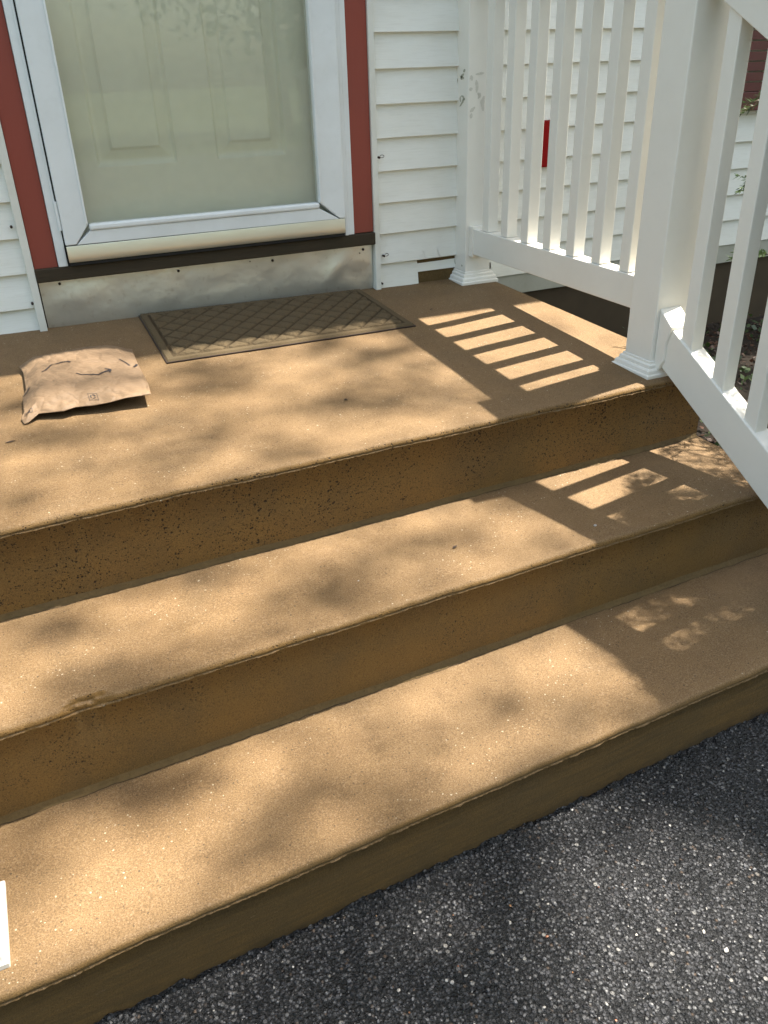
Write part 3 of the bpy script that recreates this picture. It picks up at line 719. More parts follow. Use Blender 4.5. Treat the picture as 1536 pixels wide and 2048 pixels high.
# shaped bracket hugging the upper end of the bottom rail
def bracket(yp, sgn, par, org):
    bm = bmesh.new(); f = lambda y: TSR + SLP * (y + 1.15)
    y0 = yp; y1 = yp - .036
    prism(bm, [(y0, f(y0) + .020), (y1 - .010, f(y1) + .004), (y1 + .004, f(y1) - .045), (y1 + .004, f(y1) - .085), (y0 - .018, f(y0) - .132), (y0, f(y0) - .136)], 'x', xs2 - .0075, xs2 + TK + .0075)
    bmesh.ops.bevel(bm, geom=list(bm.edges), offset=.003, segments=3, affect='EDGES', profile=.5)
    bmesh.ops.translate(bm, vec=-org, verts=bm.verts); return from_bm('rail_bracket', bm, M['rail'], par)
bracket(yT, 1, rail2, R2)
bf = []
for yy in (-1.132, -1.247, -1.359, -1.471):
    y0, y1 = yy + .004, yy + .0415
    bm = bmesh.new(); f = lambda y: TSR + SLP * (y + 1.15); g_ = lambda y: .6958 + SLP * (y + 1.15)
    prism(bm, [(y0, f(y0) + .0003), (y1, f(y1) + .0003), (y1, g_(y1) - .0003), (y0, g_(y0) - .0003)], 'x', xs2 + .0055, xs2 + .0425)
    bmesh.ops.bevel(bm, geom=[e for e in bm.edges if abs(e.verts[0].co.z - e.verts[1].co.z) > .3], offset=.0028, segments=3, affect='EDGES', profile=.5)
    bmesh.ops.translate(bm, vec=-R2, verts=bm.verts); from_bm('baluster', bm, M['rail'], rail2)
# the left-hand newel, only its base moulding shows
PQx, PQy = -.288 - PW, -1.697
p4 = post(PQx, PQy, PW, tread_z(2, PQx, PQy) - .004, .62, 'white square post at the left end of the lowest step, showing only its base moulding')

# ------------------------------------------------------------------ door mat
def on_slab(x, y): return slab_z(x, y)
def mat_build():
    c0 = np.array([.272, -.006]); c1 = np.array([.990, -.022]); c2 = np.array([.991, -.428]); c3 = np.array([.266, -.440])
    NX, NY = 520, 300; V = []; G_ = []
    for j in range(NY):
        t = j / (NY - 1)
        for i in range(NX):
            s = i / (NX - 1)
            q = (c3 * (1 - s) + c2 * s) * (1 - t) + (c0 * (1 - s) + c1 * s) * t
            X_ = s * .73; Y_ = t * .43; e = min(X_, .73 - X_, Y_, .43 - Y_)
            jag = .0012 * noise.noise((X_ * 50, Y_ * 50, 1))
            if e < .0025: h = .0020
            elif e < .021: h = .0072 + .0003 * noise.noise((X_ * 200, Y_ * 200, 0))
            elif e < .027: h = .0040
            else:
                a = (X_ / .068 + Y_ / .078); b = (X_ / .068 - Y_ / .078)
                da = abs(a - round(a)); db = abs(b - round(b)); d = min(da, db) + jag * 20
                h = .0032 + .0062 * min(1, max(0, (d - .03) / .2)) ** .6 + .0010 * max(0, math.sin(8.5 * math.pi * (a if int(math.floor(a) + math.floor(b)) % 2 else b)))
            h += .0005 * noise.noise((X_ * 420, Y_ * 420, 4)) + .0012 * noise.noise((X_ * 6, Y_ * 6, 8))
            V.append((q[0], q[1], slab_z(q[0], q[1]) + h + .0022)); G_.append(0.0 if e < .021 else (1.0 if e < .027 else max(0, 1 - max(0, d - .03) / .07)))
    F = [(j * NX + i, j * NX + i + 1, (j + 1) * NX + i + 1, (j + 1) * NX + i) for j in range(NY - 1) for i in range(NX - 1)]
    m = empty('doormat', (.63, -.22, slab_z(.63, -.22)))
    off = Vector(m.location)
    o = mesh('pile', [tuple(Vector(v) - off) for v in V], F, M['mat'], m, smooth=True)
    at = o.data.attributes.new('groove', 'FLOAT', 'POINT'); at.data.foreach_set('value', np.array(G_, dtype=np.float32))
    # rubber backing sheet
    P = [c3 + (-.003, -.004), c2 + (.003, -.004), c1 + (.003, .002), c0 + (-.003, .002)]
    lo = [(p[0], p[1], slab_z(p[0], p[1]) + .0004) for p in P]; hi = [(p[0], p[1], slab_z(p[0], p[1]) + .0040) for p in P]
    Vb = [tuple(Vector(v) - off) for v in lo + hi]
    mesh('rubber_backing', Vb, [(3, 2, 1, 0), (4, 5, 6, 7), (0, 1, 5, 4), (1, 2, 6, 5), (2, 3, 7, 6), (3, 0, 4, 7)], M['rubber'], m)
    tag(m, 'brown rectangular doormat with a quilted diamond pattern lying against the threshold', 'doormat')
mat_build()

# ------------------------------------------------------------------ parcel: padded kraft mailer

# outline in world x, y and height above the landing
EF = [(-.103, -.6948, .003), (-.0942, -.6954, .004), (-.068, -.6758, .014), (-.0155, -.6940, .018), (.0105, -.6865, .020), (.05, -.6935, .020), (.0862, -.6997, .024), (.1197, -.6990, .028), (.1772, -.705, .030)]
ER = [(.1772, -.705, .030), (.1832, -.6407, .030), (.1852, -.552, .026), (.1875, -.4746, .022), (.1943, -.3544, .014), (.1973, -.3238, .012)]
EB = [(-.089, -.3397, .012), (-.0508, -.305, .016), (.0338, -.297, .022), (.0754, -.2930, .024), (.1194, -.2920, .022), (.1622, -.3073, .018), (.1796, -.3179, .014), (.1973, -.3238, .012)]
EL_ = [(-.103, -.6948, .003), (-.1065, -.6685, .006), (-.0979, -.6483, .012), (-.0944, -.5606, .014), (-.0836, -.5224, .016), (-.0822, -.3886, .012), (-.089, -.3397, .012)]
def resample(L, n):
    P = np.array(L); d = np.r_[0, np.cumsum(np.linalg.norm(np.diff(P[:, :2], axis=0), axis=1))]; t = np.linspace(0, d[-1], n)
    return np.stack([np.interp(t, d, P[:, k]) for k in range(3)], 1)
def parcel():
    n, m = 110, 140
    f = resample(EF, n); b = resample(EB, n); l = resample(EL_, m); r = resample(ER, m)
    P = np.zeros((m, n, 3))
    for j in range(m):
        t = j / (m - 1)
        for i in range(n):
            s = i / (n - 1)
            P[j, i] = (1 - t) * f[i] + t * b[i] + (1 - s) * l[j] + s * r[j] - ((1 - s) * (1 - t) * f[0] + s * (1 - t) * f[-1] + (1 - s) * t * b[0] + s * t * b[-1])
    root = empty('parcel', (.04, -.5, slab_z(.04, -.5))); off = Vector(root.location)
    top = []; bot = []
    for j in range(m):
        t = j / (m - 1)
        for i in range(n):
            s = i / (n - 1); x, y, h = P[j, i]; z0 = slab_z(x, y)
            e = min(s, 1 - s) * .29; e2 = min(t, 1 - t) * .38; ed = min(e, e2)
            k = min(1, ed / .055); k = k * k * (3 - 2 * k); 
            q = Vector((x * 13, y * 13, 0)); 
            fac = noise.cell_vector((x * 19 + 2 * noise.noise((x * 8, y * 8, 5)), y * 15 + 2 * noise.noise((x * 8, y * 8, 9)), 0)); fc = fac[0] * ((x * 19) % 1) + fac[1] * ((y * 15) % 1)
            cre = abs(noise.noise((x * 22 + 3 * noise.noise((x * 6, y * 6, 2)), y * 15, 1))) + .5 * abs(noise.noise((x * 48, y * 42, 3)))
            rad = .0042 * abs(math.sin(9 * math.atan2(y + .5, (x - .04) * 1.4) + 3 * noise.noise((x * 9, y * 9, 7)))) * max(0, 1 - k) * min(1, ed / .01)
            hh = h * (1 - k) + k * (.0305 + .012 * math.sin(math.pi * s) * math.sin(math.pi * t)) + .0045 * noise.noise(q) * min(1, ed / .02) + (.0042 * (abs(noise.noise((x * 30 + y * 9, y * 12, 11))) ** .7 - .3)) * min(1, ed / .02) + (.0036 * (cre - .3)) * min(1, ed / .012) + rad
            hh = max(hh, .0022)
            top.append(Vector((x, y, z0 + hh)) - off)
            kb = min(1, min(e / .05, t * .38 / .16, (1 - t) * .38 / .05)); kb = kb * kb * (3 - 2 * kb)
            hb = h * (1 - kb) + .0006
            bot.append(Vector((x, y, z0 + min(hb, hh - .0008))) - off)
    V = top + bot; N = n * m; F = []
    for j in range(m - 1):
        for i in range(n - 1):
            a = j * n + i; F.append((a, a + 1, a + n + 1, a + n)); F.append((N + a, N + a + n, N + a + n + 1, N + a + 1))
    ring = [i for i in range(n)] + [j * n + n - 1 for j in range(1, m)] + [(m - 1) * n + i for i in range(n - 2, -1, -1)] + [j * n for j in range(m - 2, 0, -1)]
    for a, b_ in zip(ring, ring[1:] + ring[:1]): F.append((a, N + a, N + b_, b_))
    o = mesh('mailer', V, F, M['kraft'], root, smooth=True)
    # seam flap folded along the back left corner
    from mathutils.bvhtree import BVHTree
    bv = BVHTree.FromPolygons([tuple(v) for v in top], [f for f in F if max(f) < N])
    def on(x, y):
        h = bv.ray_cast(Vector((x, y, .3 + off.z)) - off, Vector((0, 0, -1)))
        if h[0] is None:
            h = bv.find_nearest(Vector((x, y, slab_z(x, y) + .02)) - off)
        nn = h[1] if h[1].z > 0 else -h[1]
        return h[0] + nn * .0011
    def ink(L, name='printed_mark'):
        bm = bmesh.new()
        for pts, w0, w1 in L:
            k = max(10, 5 * len(pts)); Pn = np.array(pts, float)
            t = np.linspace(0, len(Pn) - 1, k); Q = np.stack([np.interp(t, range(len(Pn)), Pn[:, c]) for c in range(2)], 1)
            for _ in range(2 if len(pts) > 2 else 0): Q[1:-1] = .25 * Q[:-2] + .5 * Q[1:-1] + .25 * Q[2:]
            prev = None
            for i in range(k):
                d = Q[min(i + 1, k - 1)] - Q[max(i - 1, 0)]; d /= np.linalg.norm(d) + 1e-9; nn = np.array([-d[1], d[0]]); h = (w0 + (w1 - w0) * i / (k - 1))
                row = [bm.verts.new(on(*(Q[i] + nn * h * s_))) for s_ in (-1, 1)]
                if prev: bm.faces.new((prev[0], prev[1], row[1], row[0]))
                prev = row
        bmesh.ops.recalc_face_normals(bm, faces=bm.faces)
        return from_bm(name, bm, M['ink'], root)
    def smile(pts, hd):
        ink([(pts, .0013, .0034), (hd, .0022, .0022)])
    smile([(.0338, -.5322), (.0491, -.547), (.0734, -.5562), (.0946, -.5513), (.1118, -.5404)], [(.101, -.5320), (.1150, -.5345), (.1085, -.5535)])
    smile([(-.0399, -.4865), (-.031, -.4768), (-.0136, -.4408), (.006, -.4395), (.0290, -.4379)], [(.0235, -.4320), (.0311, -.4360), (.0265, -.4480)])
    smile([(.0388, -.3347), (.0636, -.3458), (.0861, -.3429), (.1190, -.3286)], [(.112, -.325), (.1209, -.3276), (.117, -.336)])
    ink([([(.1454, -.4543), (.164, -.4933)], .0009, .0022)]); ink([([(.1715, -.5074), (.1835, -.4815)], .0026, .003)])
    ink([([(-.092, -.563), (-.0814, -.5565), (-.0746, -.5353)], .0012, .0028)])
    # small recycling panels: framed square with three chasing arrows
    def recyc(c, ux, uy, w_, h_):
        def q(a, b): return (c[0] + ux[0] * a * w_ + uy[0] * b * h_, c[1] + ux[1] * a * w_ + uy[1] * b * h_)
        Ls = [([q(-1, -1), q(1, -1)], .00045, .00045), ([q(1, -1), q(1, 1)], .00045, .00045), ([q(1, 1), q(-1, 1)], .00045, .00045), ([q(-1, 1), q(-1, -1)], .00045, .00045)]
        for k in range(3):
            a0 = k * 2.094 + .3
            Ls.append(([q(.52 * math.cos(a0 + u), .12 + .52 * math.sin(a0 + u)) for u in np.linspace(0, 1.45, 6)], .0016, .0009))
        Ls.append(([q(-.8, -.78), q(-.25, -.78)], .00045, .00045)); Ls.append(([q(.1, -.78), q(.8, -.78)], .00045, .00045))
        ink(Ls, 'recycling_mark')
    recyc((.0535, -.667), (1, -.25), (0, 1), .0095, .0135)
    recyc((-.0885, -.663), (1, .05), (.1, 1), .0085, .0055)
    tag(root, 'tan kraft paper mailer with dark curved arrow prints lying on the landing', 'parcel')
parcel()

# ------------------------------------------------------------------ small litter on the treads
def dry_leaf(name, x, y, z, L, wd, ang, curl, mat, label, cat='leaf'):
    V = []; F = []; n = 9; ca, sa = math.cos(ang), math.sin(ang)
    for i in range(n):
        t = i / (n - 1); hw = wd * math.sin(math.pi * min(1, t * 1.05 + .02)) ** .7
        for s_ in (-1, -.5, 0, .5, 1):
            a = (t - .5) * L; b = s_ * hw; zz = curl * (s_ * s_) * hw + curl * .5 * (t - .5) ** 2 * L + .001 + .0008 * noise.noise((t * 5, s_ * 3, x))
            V.append((x + a * ca - b * sa, y + a * sa + b * ca, z + zz))
    for i in range(n - 1):
        for j in range(4): a = i * 5 + j; F.append((a, a + 1, a + 6, a + 5))
    o = mesh(name, V, F, mat, None, smooth=True); tag(o, label, cat); return o
dry_leaf('dry_leaf', .660, -1.282, tread_z(1, .66, -1.282), .016, .003, .5, .5, M['screw'], 'tiny dark curled leaf in the middle of the upper step', 'leaf')
dry_leaf('dry_leaf', 1.275, -1.362, tread_z(2, 1.275, -1.362), .036, .005, -.9, .8, M['litter'], 'narrow curled tan leaf at the back of the lower step', 'leaf')
dry_leaf('dry_leaf', .60, -.855, slab_z(.6, -.855), .010, .0035, 0.2, .6, M['screw'], 'tiny dark leaf speck near the front of the landing', 'leaf')
dry_leaf('twig_bit', .787, -.372 - .0, slab_z(.787, -.372), .030, .0012, .25, .3, M['screw'], 'thin dark twig on the shaded landing to the right of the doormat', 'twig')
dry_leaf('dry_leaf', 1.115, -.30, slab_z(1.115, -.30), .016, .002, -.2, .5, M['screw'], 'small dark leaf scrap on the landing in front of the wall post', 'leaf')
dry_leaf('dry_leaf', -.135, -.775, slab_z(-.135, -.775), .022, .003, .1, .5, M['screw'], 'dark leaf scrap at the left edge of the landing beside the parcel', 'leaf')
def pebble(x, y, z, r, mat, label, sd_=0):
    bm = bmesh.new(); bmesh.ops.create_icosphere(bm, subdivisions=2, radius=1)
    for v in bm.verts: v.co = Vector((v.co.x * r * 1.2, v.co.y * r, v.co.z * r * .6)) * (1 + .2 * noise.noise(v.co * 1.3 + Vector((sd_, 0, 0)))) + Vector((x, y, z + r * .4))
    o = from_bm('pebble', bm, mat, None, True); tag(o, label, 'pebble')
pebble(.978, -1.334, tread_z(1, .978, -1.334), .0032, M['stone_pale'], 'small white pebble on the shaded upper step', 1)
pebble(1.232, -1.325, tread_z(2, 1.232, -1.325), .005, M['stone_pale'], 'pale lump of mortar at the back of the lower step', 2)
pebble(.43, -1.31 + .0, tread_z(1, .43, -1.31), .0015, M['stone_pale'], 'tiny white pebble on the sunlit upper step', 3)

# ------------------------------------------------------------------ plants
def leaf_quads(P, size, name, mat, parent=None, ar=.6, seed=0, droop=None, jitter=.35, nrm=None):
    r = np.random.default_rng(seed); n = len(P)
    a = r.normal(size=(n, 3)) if nrm is None else nrm + r.normal(size=(n, 3)) * .6
    a /= np.linalg.norm(a, axis=1)[:, None]
    b = r.normal(size=(n, 3)); b -= (b * a).sum(1)[:, None] * a; b /= np.linalg.norm(b, axis=1)[:, None]
    c = np.cross(a, b); s = size * (1 + jitter * r.normal(size=(n, 1))).clip(.4, 1.8)
    q = [P + b * s * .5, P + c * s * .5 * ar + b * s * .08, P - b * s * .5, P - c * s * .5 * ar + b * s * .08]
    V = np.stack(q, 1).reshape(-1, 3); me = bpy.data.meshes.new(name)
    me.vertices.add(len(V)); me.vertices.foreach_set('co', V.astype(np.float32).ravel())
    me.loops.add(4 * n); me.loops.foreach_set('vertex_index', np.arange(4 * n, dtype=np.int32))
    me.polygons.add(n); me.polygons.foreach_set('loop_start', np.arange(0, 4 * n, 4, dtype=np.int32)); me.polygons.foreach_set('loop_total', np.full(n, 4, np.int32))
    me.update(calc_edges=True); me.validate(); me.materials.append(mat)
    return link(bpy.data.objects.new(name, me), parent)
def limb_mesh(name, segs, mat, parent):
    """segs: list of polylines with radii, merged into one mesh"""
    bm = bmesh.new()
    for pts, r0, r1 in segs:
        P = [Vector(p) for p in pts]; rings = []; n = len(P); sg = 8 if r0 > .02 else 5
        for i, p in enumerate(P):
            t = (P[min(i + 1, n - 1)] - P[max(i - 1, 0)]).normalized(); up = Vector((0, 0, 1)) if abs(t.z) < .9 else Vector((1, 0, 0))
            a = t.cross(up).normalized(); b = t.cross(a); rr = r0 + (r1 - r0) * i / (n - 1)
            rings.append([bm.verts.new(p + (a * math.cos(k * 6.2832 / sg) + b * math.sin(k * 6.2832 / sg)) * rr) for k in range(sg)])
        for i in range(n - 1):
            for k in range(sg): bm.faces.new((rings[i][k], rings[i][(k + 1) % sg], rings[i + 1][(k + 1) % sg], rings[i + 1][k]))
        bm.faces.new(rings[0][::-1]); bm.faces.new(rings[-1])
    bmesh.ops.recalc_face_normals(bm, faces=bm.faces)
    return from_bm(name, bm, mat, parent, True)

# the evergreen shrub beside the stair railing
def spray(p0, d, L, r, segs, needles, depth=0):
    """a feathery branch: curved axis with needle pairs"""
    p = np.array(p0, float); d = np.array(d, float); d /= np.linalg.norm(d); pts = [p.copy()]; n = max(4, int(L / .02))
    for i in range(n):
        d = d + r.normal(size=3) * .06 + np.array([0, 0, -.012]); d /= np.linalg.norm(d); p = p + d * L / n; pts.append(p.copy())
        if depth == 0 and i > 1 and i < n - 1 and r.random() < .75:
            s = np.cross(d, r.normal(size=3)); s /= np.linalg.norm(s)
            spray(p, d * .9 + s * .8, L * .38 * (1 - .6 * i / n), r, segs, needles, 1)
        if depth == 1 or i > n * .5:
            for k in range(8):
                s = np.cross(d, r.normal(size=3)); s /= np.linalg.norm(s); nd = d * .75 + s * .7; nd /= np.linalg.norm(nd)
                needles.append((p + d * L / n * r.random(), nd, s))
    segs.append((pts, .0022 if depth == 0 else .0010, .0006))
def needle_mesh(name, N, Ln_, wd, mat, parent):
    A = np.array([a for a, _, _ in N]); D = np.array([d for _, d, _ in N]); W2 = np.array([w_ for _, _, w_ in N]); W2 = np.cross(D, W2); W2 /= np.linalg.norm(W2, axis=1)[:, None] + 1e-9
    r = np.random.default_rng(3); l = Ln_ * r.uniform(.6, 1.25, (len(A), 1))
    V = np.stack([A - W2 * wd * .5, A + W2 * wd * .5, A + D * l * .7 + W2 * wd * .4, A + D * l, A + D * l * .7 - W2 * wd * .4], 1).reshape(-1, 3)
    n = len(A); me = bpy.data.meshes.new(name); me.vertices.add(len(V)); me.vertices.foreach_set('co', V.astype(np.float32).ravel())
    me.loops.add(5 * n); me.loops.foreach_set('vertex_index', np.arange(5 * n, dtype=np.int32)); me.polygons.add(n)
    me.polygons.foreach_set('loop_start', np.arange(0, 5 * n, 5, dtype=np.int32)); me.polygons.foreach_set('loop_total', np.full(n, 5, np.int32)); me.update(calc_edges=True); me.materials.append(mat)
    return link(bpy.data.objects.new(name, me), parent)
def shrub():
    r = np.random.default_rng(21); root = empty('evergreen_shrub', (2.45, -1.75, -.42)); tag(root, 'feathery evergreen shrub growing beyond the stair railing', 'shrub')
    off = np.array([2.45, -1.75, -.42]); segs = []; nd = []
    base = np.array([0, 0, 0.])
    stems = []
    for k in range(7):
        a = r.uniform(0, 6.28); top = np.array([.45 * math.cos(a), .45 * math.sin(a), r.uniform(1.2, 1.9)])
        pts = [base + top * t + np.array([.08 * math.sin(t * 5 + k), .08 * math.cos(t * 4 + k), 0]) * t for t in np.linspace(0, 1, 9)]; segs.append((pts, .018, .004)); stems.append(pts)
    allst = [q for st in stems for q in st[2:]]
    for k in range(12000):
        if len(nd) > 330000: break
        u, v = r.uniform(1.05, 1.75), r.uniform(-2.05, -1.08)
        lim = np.interp(v, [-1.95, -1.75, -1.66, -1.40, -1.33, -1.27, -1.18, -1.12, -1.05], [1.24, 1.16, 1.08, 1.08, 1.12, 1.21, 1.29, 1.33, 1.6])
        if u < lim + r.normal() * .035: continue
        zz = r.uniform(.25, 1.9); e = np.array([u + KX * zz, v + KY * zz, zz])
        if e[0] < 1.58: continue
        if u > 1.30 and v > -1.30 and r.random() < .72: continue
        if any((u - a) ** 2 + (v - b) ** 2 < rr * rr for a, b, rr in ((1.37, -1.415, .04), (1.24, -1.50, .055), (1.41, -1.47, .06), (1.42, -1.52, .04), (1.31, -1.64, .03), (1.21, -1.48, .045), (1.40, -1.23, .05))): continue
        if math.degrees(math.atan2(e[0] + .06, e[1] + 2.57)) < 51: continue
        if zz < .5 and e[0] < 1.75: continue
        q = e - off; d0 = np.linalg.norm(np.array(allst) - q, axis=1); st = allst[int(np.argmin(d0))]
        d = q - st; L = np.linalg.norm(d); d = d / (L + 1e-6); L2_ = r.uniform(.16, .30)
        p = q - d * L2_
        d = d * .6 + np.array([.5, -.25, 0]) * (1 if r.random() < .6 else 0) + r.normal(size=3) * .15
        p = q - d * .25 * L2_
        segs.append(([st, (st + p) / 2 + np.array([0, 0, .03]), p], .003, .0022))
        spray(p, d, L2_, r, segs, nd)
    # foliage shaped for its shadow: culled off lit step areas, holes for sun flecks
    HOLES = ((1.19, -1.395, .03), (1.37, -1.415, .030), (1.24, -1.50, .045), (1.41, -1.47, .050), (1.42, -1.52, .035), (1.31, -1.64, .025), (1.205, -1.475, .035), (1.40, -1.235, .045), (1.55, -1.24, .04))
    def clear(P, jit):
        P = np.asarray(P) + off; u = P[:, 0] - KX * P[:, 2] + jit[:, 0]; v = P[:, 1] - KY * P[:, 2] + jit[:, 1]
        bad = (u < LIMV) & (v > -2.6)
        n1 = np.array([noise.noise((x_ * 38, y_ * 52, 2)) for x_, y_ in zip(u, v)]); n2 = np.array([noise.noise((x_ * 75, y_ * 95, 7)) for x_, y_ in zip(u, v)])
        for a, b, rr in HOLES: bad |= (((u - a) / 1.4) ** 2 + (v - b) ** 2 < (rr * 1.35) ** 2) & (n1 + .6 * n2 > -.16)
        bad |= (n1 + .7 * n2 > .50)
        bad |= (u > 1.33) & (v > -1.34) & (n1 + .7 * n2 > -.12)
        return bad
    PN = np.array([q[0] for q in nd]) + off; LIMV = 0
    def limv(v): return np.interp(v, [-1.95, -1.75, -1.66, -1.40, -1.33, -1.27, -1.18, -1.12, -1.05], [1.24, 1.16, 1.08, 1.08, 1.12, 1.21, 1.29, 1.33, 1.6])
    v_ = PN[:, 1] - KY * PN[:, 2]; LIMV = limv(v_); bad = clear(PN - off, r.normal(size=(len(PN), 2)) * .010)
    nd[:] = [q for q, k in zip(nd, bad) if not k]
    ns = []
    for pts, r0, r1 in segs:
        P = np.asarray(pts); v_ = (P + off)[:, 1] - KY * (P + off)[:, 2]; LIMV = limv(v_); bad = clear(P, np.zeros((len(P), 2)))
        if r0 > .01 or not bad.any(): ns.append((pts, r0, r1))
        else:
            k = int(np.argmax(bad))
            if k >= 3: ns.append((list(pts)[:k], r0, r1))
    segs[:] = ns
    # a few sprigs that hang further in towards the wall and the railing
    for p, d, L in (((1.80, -1.05, .62), (-.15, .5, -.25), .30), ((1.92, -.98, .40), (-.2, .45, -.25), .22), ((1.78, -1.10, .36), (-.35, .3, .05), .20), ((1.98, -.90, .66), (-.1, .3, -.2), .25), ((1.75, -1.15, .20), (-.25, .2, .1), .2), ((1.70, -1.30, .75), (-.7, .15, -.05), .22), ((1.68, -1.42, .55), (-.7, .1, .1), .2)):
        q = np.array(p) - off; segs.append(([stems[0][5], (np.array(stems[0][5]) + q) / 2 + np.array([0, 0, .06]), q], .004, .0022)); spray(q, d, L, r, segs, nd)
    limb_mesh('branch', segs, M['bark'], root); needle_mesh('foliage', nd, .016, .0028, M['needle'], root)
shrub()

# leaf litter and ground cover beside the steps
r = np.random.default_rng(5); n = 7000
P = np.stack([r.uniform(1.50, 2.9, n), r.uniform(-1.8, -.02, n), np.zeros(n)], 1)
P[:2500, 0] = r.uniform(1.50, 1.85, 2500); P[:2500, 1] = r.uniform(-1.6, -.9, 2500)
P[:, 2] = [bedz(x, y) + .006 + .012 * r.random() for x, y in P[:, :2]]
o = leaf_quads(P, .019, 'leaf_litter', M['litter'], seed=4, ar=.55, nrm=np.array([[0, 0, 1.6]])); tag(o, 'brown fallen leaves on the dark soil beside the steps', 'leaves', kind='stuff')
n = 3500; P = np.stack([r.uniform(1.52, 2.8, n), r.uniform(-1.7, -.1, n), np.zeros(n)], 1)
keep = [noise.noise((x * 3.2, y * 3.2, 4)) > -.05 for x, y in P[:, :2]]; P = P[keep]
P[:, 2] = [bedz(x, y) + .015 + .07 * r.random() for x, y in P[:, :2]]
o = leaf_quads(P, .02, 'ground_cover', M['cover'], seed=6, ar=.7, nrm=np.array([[0, 0, .8]])); tag(o, 'low green ground cover among the fallen leaves', 'ground cover', kind='stuff')

# ------------------------------------------------------------------ trees: the one whose crown dapples the steps, and others across the drive
DARK = [[.62, -.849, .1, .05, 1.3], [.762, -.911, .09, .05, .8], [.357, -.633, .09, .04, .7], [.303, -.905, .06, .05, .9], [.401, -1.065, .09, .03, 1.1], [-.02, -.777, .1, .04, .8], [-.113, -.56, .08, .04, .7], [.814, -.611, .09, .03, 1.2], [.695, -.464, .08, .03, .5], [.369, -.528, .06, .03, .6], [-.093, -1.018, .08, .03, .9], [.175, -.953, .06, .04, .4], [.909, -.943, .06, .03, .3],
 [-.04, -1.203, .05, .035, 1.5], [.463, -1.3, .08, .05, 1.6], [.571, -1.244, .07, .03, 1.1], [-.005, -1.372, .1, .03, .7], [.715, -1.205, .08, .03, .7], [.25, -1.173, .06, .03, .4], [.353, -1.361, .12, .03, .8], [.141, -1.384, .1, .02, .5], [.792, -1.306, .05, .03, .4],
 [.163, -1.475, .08, .05, 1.4], [.221, -1.442, .06, .03, .8], [.408, -1.588, .09, .04, 1.4], [.03, -1.437, .07, .03, .5], [.55, -1.516, .07, .03, .7], [.933, -1.623, .06, .03, .7], [.53, -1.644, .1, .03, .6], [-.069, -1.555, .1, .06, .7], [.273, -1.634, .1, .03, .5], [.77, -1.533, .08, .03, .6], [.439, -1.451, .05, .03, .4],
 [1.248, -1.726, .12, .06, 4], [1.364, -1.722, .12, .12, 4], [1.36, -1.70, .26, .085, 6], [1.30, -1.80, .07, .09, 5], [1.22, -1.86, .05, .05, 4], [.754, -1.699, .12, .06, 1.3], [.603, -1.887, .08, .06, 1.4], [.477, -1.70, .1, .05, 1.0], [.732, -1.827, .05, .1, 1.0], [.494, -1.869, .07, .05, 1.0], [.283, -1.80, .1, .08, 1.0], [1.214, -1.856, .06, .07, 3], [1.126, -1.724, .06, .04, .8], [.463, -1.85, .08, .08, .6]]
LIGHT = [[.425, -.916, .08, .04], [.61, -1.025, .1, .03], [.733, -1.051, .08, .03], [.162, -.712, .07, .04], [.607, -.632, .06, .04], [.035, -1.021, .08, .03], [.543, -1.076, .08, .02], [.557, -.531, .05, .03], [.909, -.838, .05, .03], [-.115, -.886, .06, .02], [.257, -1.05, .06, .02],
 [.339, -1.214, .05, .03], [.57, -1.137, .06, .02], [.675, -1.14, .06, .02], [-.105, -1.365, .06, .04], [.146, -1.214, .07, .04], [.803, -1.177, .06, .03], [.911, -1.251, .05, .03], [.482, -1.161, .05, .02], [.045, -1.296, .05, .03],
 [.677, -1.639, .07, .04], [.319, -1.474, .06, .03], [.054, -1.564, .08, .05], [.249, -1.571, .06, .03], [.136, -1.658, .06, .04], [.911, -1.682, .06, .03], [.434, -1.656, .05, .02], [.679, -1.461, .06, .03], [.956, -1.477, .06, .03], [-.013, -1.651, .06, .04],
 [1.013, -1.909, .13, .08], [.867, -1.957, .12, .10], [.739, -1.975, .06, .05], [.962, -2.046, .14, .10], [1.044, -1.776, .06, .04], [.591, -1.781, .05, .04], [.866, -1.807, .06, .04], [.217, -1.772, .05, .03]]
def tau(x, y):
    t = np.full(x.shape, .74)
    t = np.where((x > 1.0) & (y > -.95), .05, t)
    t = np.where((y < -1.74) & (x < .75), 1.25, t)
    t = np.where((x > 1.10) & (y > -1.60), .08, t)
    t = np.where((x > 1.62) & (y > -1.3), 3.0, t)
    for (a, b, sx, sy2, A) in DARK: t = t + 2.0 * A * np.exp(-((x - a) / sx) ** 2 - ((y - b) / sy2) ** 2)
    for (a, b, sx, sy2) in LIGHT: t = t * (1 - .97 * np.exp(-((x - a) / sx / 1.12) ** 2 - ((y - b) / sy2 / 1.12) ** 2))
    return t
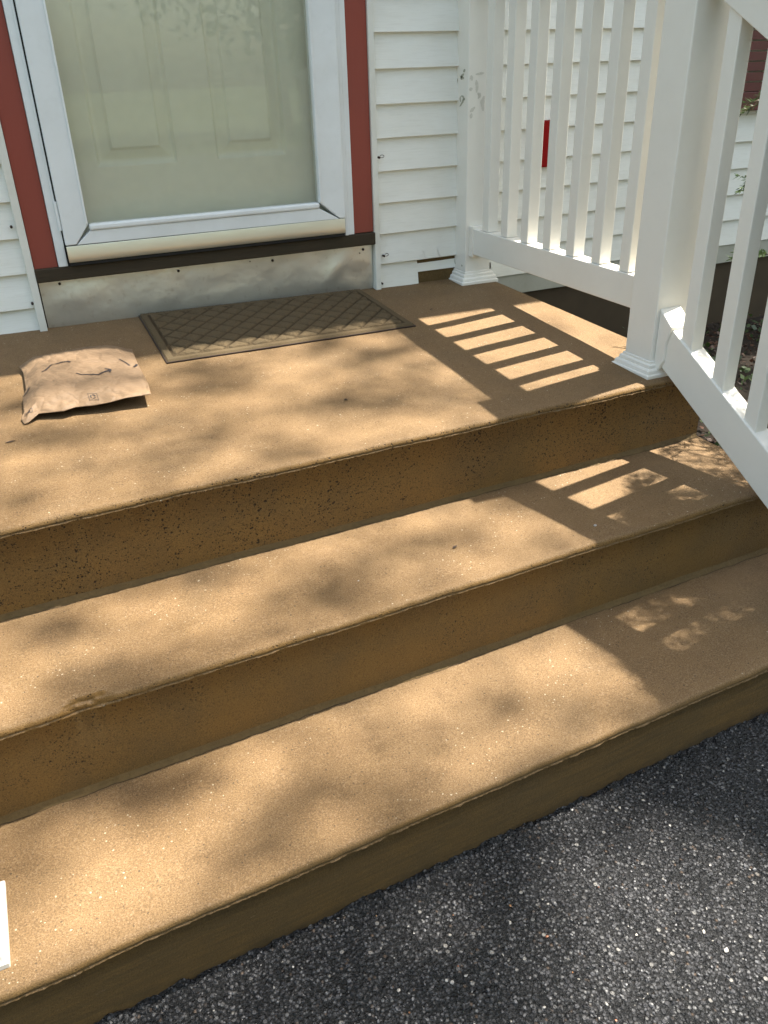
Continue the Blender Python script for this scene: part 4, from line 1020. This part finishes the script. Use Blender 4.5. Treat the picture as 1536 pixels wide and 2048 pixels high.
def tree(label, base, crown, R_, nleaf, seed, lsize=.09, corridor=False, group=None, height=None):
    r = np.random.default_rng(seed); base = np.array(base, float); cen = np.array(crown, float)
    root = empty('tree', base.tolist()); tag(root, label, 'tree', group)
    segs = []; tr = [base * 0 + (cen - base) * t * np.array([1, 1, 1]) + np.array([.15 * math.sin(3 * t + seed), .15 * math.sin(2 * t), 0]) for t in np.linspace(0, .75, 10)]
    segs.append((tr, .24, .11)); ends = []
    for k in range(26):
        p = tr[r.integers(5, 10)]; d = r.normal(size=3); d[2] = abs(d[2]) * .5; d /= np.linalg.norm(d)
        L = r.uniform(.6, 1.0) * min(R_[0], R_[1]); pts = [p + d * L * t + np.array([0, 0, .25 * t * t * L]) + r.normal(size=3) * .05 * t for t in np.linspace(0, 1, 7)]
        if corridor:
            bad = False
            for q in pts:
                Q = q + base; u, v = Q[0] - KX * Q[2], Q[1] - KY * Q[2]
                if -.6 < u < 1.9 and -2.4 < v < -.1: bad = True
            if bad: continue
        segs.append((pts, .055, .012)); ends += pts[3:]
    limb_mesh('trunk', segs, M['bark'], root)
    cl = r.normal(size=(170, 3)); cl /= np.linalg.norm(cl, axis=1)[:, None]; cl = cl * (r.uniform(.25, 1, (170, 1)) ** .5) * np.array(R_) + (cen - base)
    ix = r.integers(0, 170, nleaf); P = cl[ix] + r.normal(size=(nleaf, 3)) * np.array([.42, .42, .3]) * (min(R_) / 3.2)
    if corridor:
        Q = P + base; u, v = Q[:, 0] - KX * Q[:, 2], Q[:, 1] - KY * Q[:, 2]
        P = P[~((u > -.55) & (u < 1.8) & (v > -2.35) & (v < -.25))]
        # unseen leaves between sun and steps, density shaped by the hand-set shade map tau
        n = 90000; x = r.uniform(-.55, 1.8, n); y = r.uniform(-2.35, -.25, n); T = tau(x, y)
        la = .034 ** 2 * .5 * .62 * 1.0; want = T * (2.35 * 2.1) / la / n
        k = r.random(n) < want; x, y = x[k], y[k]; z = r.normal(9.3, .4, len(x)); X = np.stack([x + KX * z, y + KY * z, z], 1) - base
        # flat-lying leaves
        leaf_quads(X, .034, 'spray', M['leaf'], root, seed=seed + 5, ar=.9)
        print('spray leaves', len(X))
    leaf_quads(P, lsize, 'crown', M['leaf'], root, seed=seed + 1)
    return root
tree('tall broadleaf tree whose crown shades the steps from above', (8.6, -4.2, -.6), (6.6, -1.4, 11.0), (4.2, 4.2, 2.6), 60000, 31, lsize=.12, corridor=True)
grp = 'trees across the drive'
bt = tree('broadleaf tree across the drive behind the viewer', (-1.5, -17, -.6), (-1.5, -17, 4.8), (3.8, 3.2, 4.4), 14000, 41, lsize=.16, group=grp)
for k, (dx, dy) in enumerate(((7.5, 1.0), (-7.5, -1.5), (15, -2), (-14.5, 1.5))):
    q = copy_tree(bt, None, (dx, dy, 0)); q['label'] = ['broadleaf tree across the drive, first on the right of the nearest', 'broadleaf tree across the drive, first on the left of the nearest', 'broadleaf tree furthest right across the drive', 'broadleaf tree furthest left across the drive'][k]
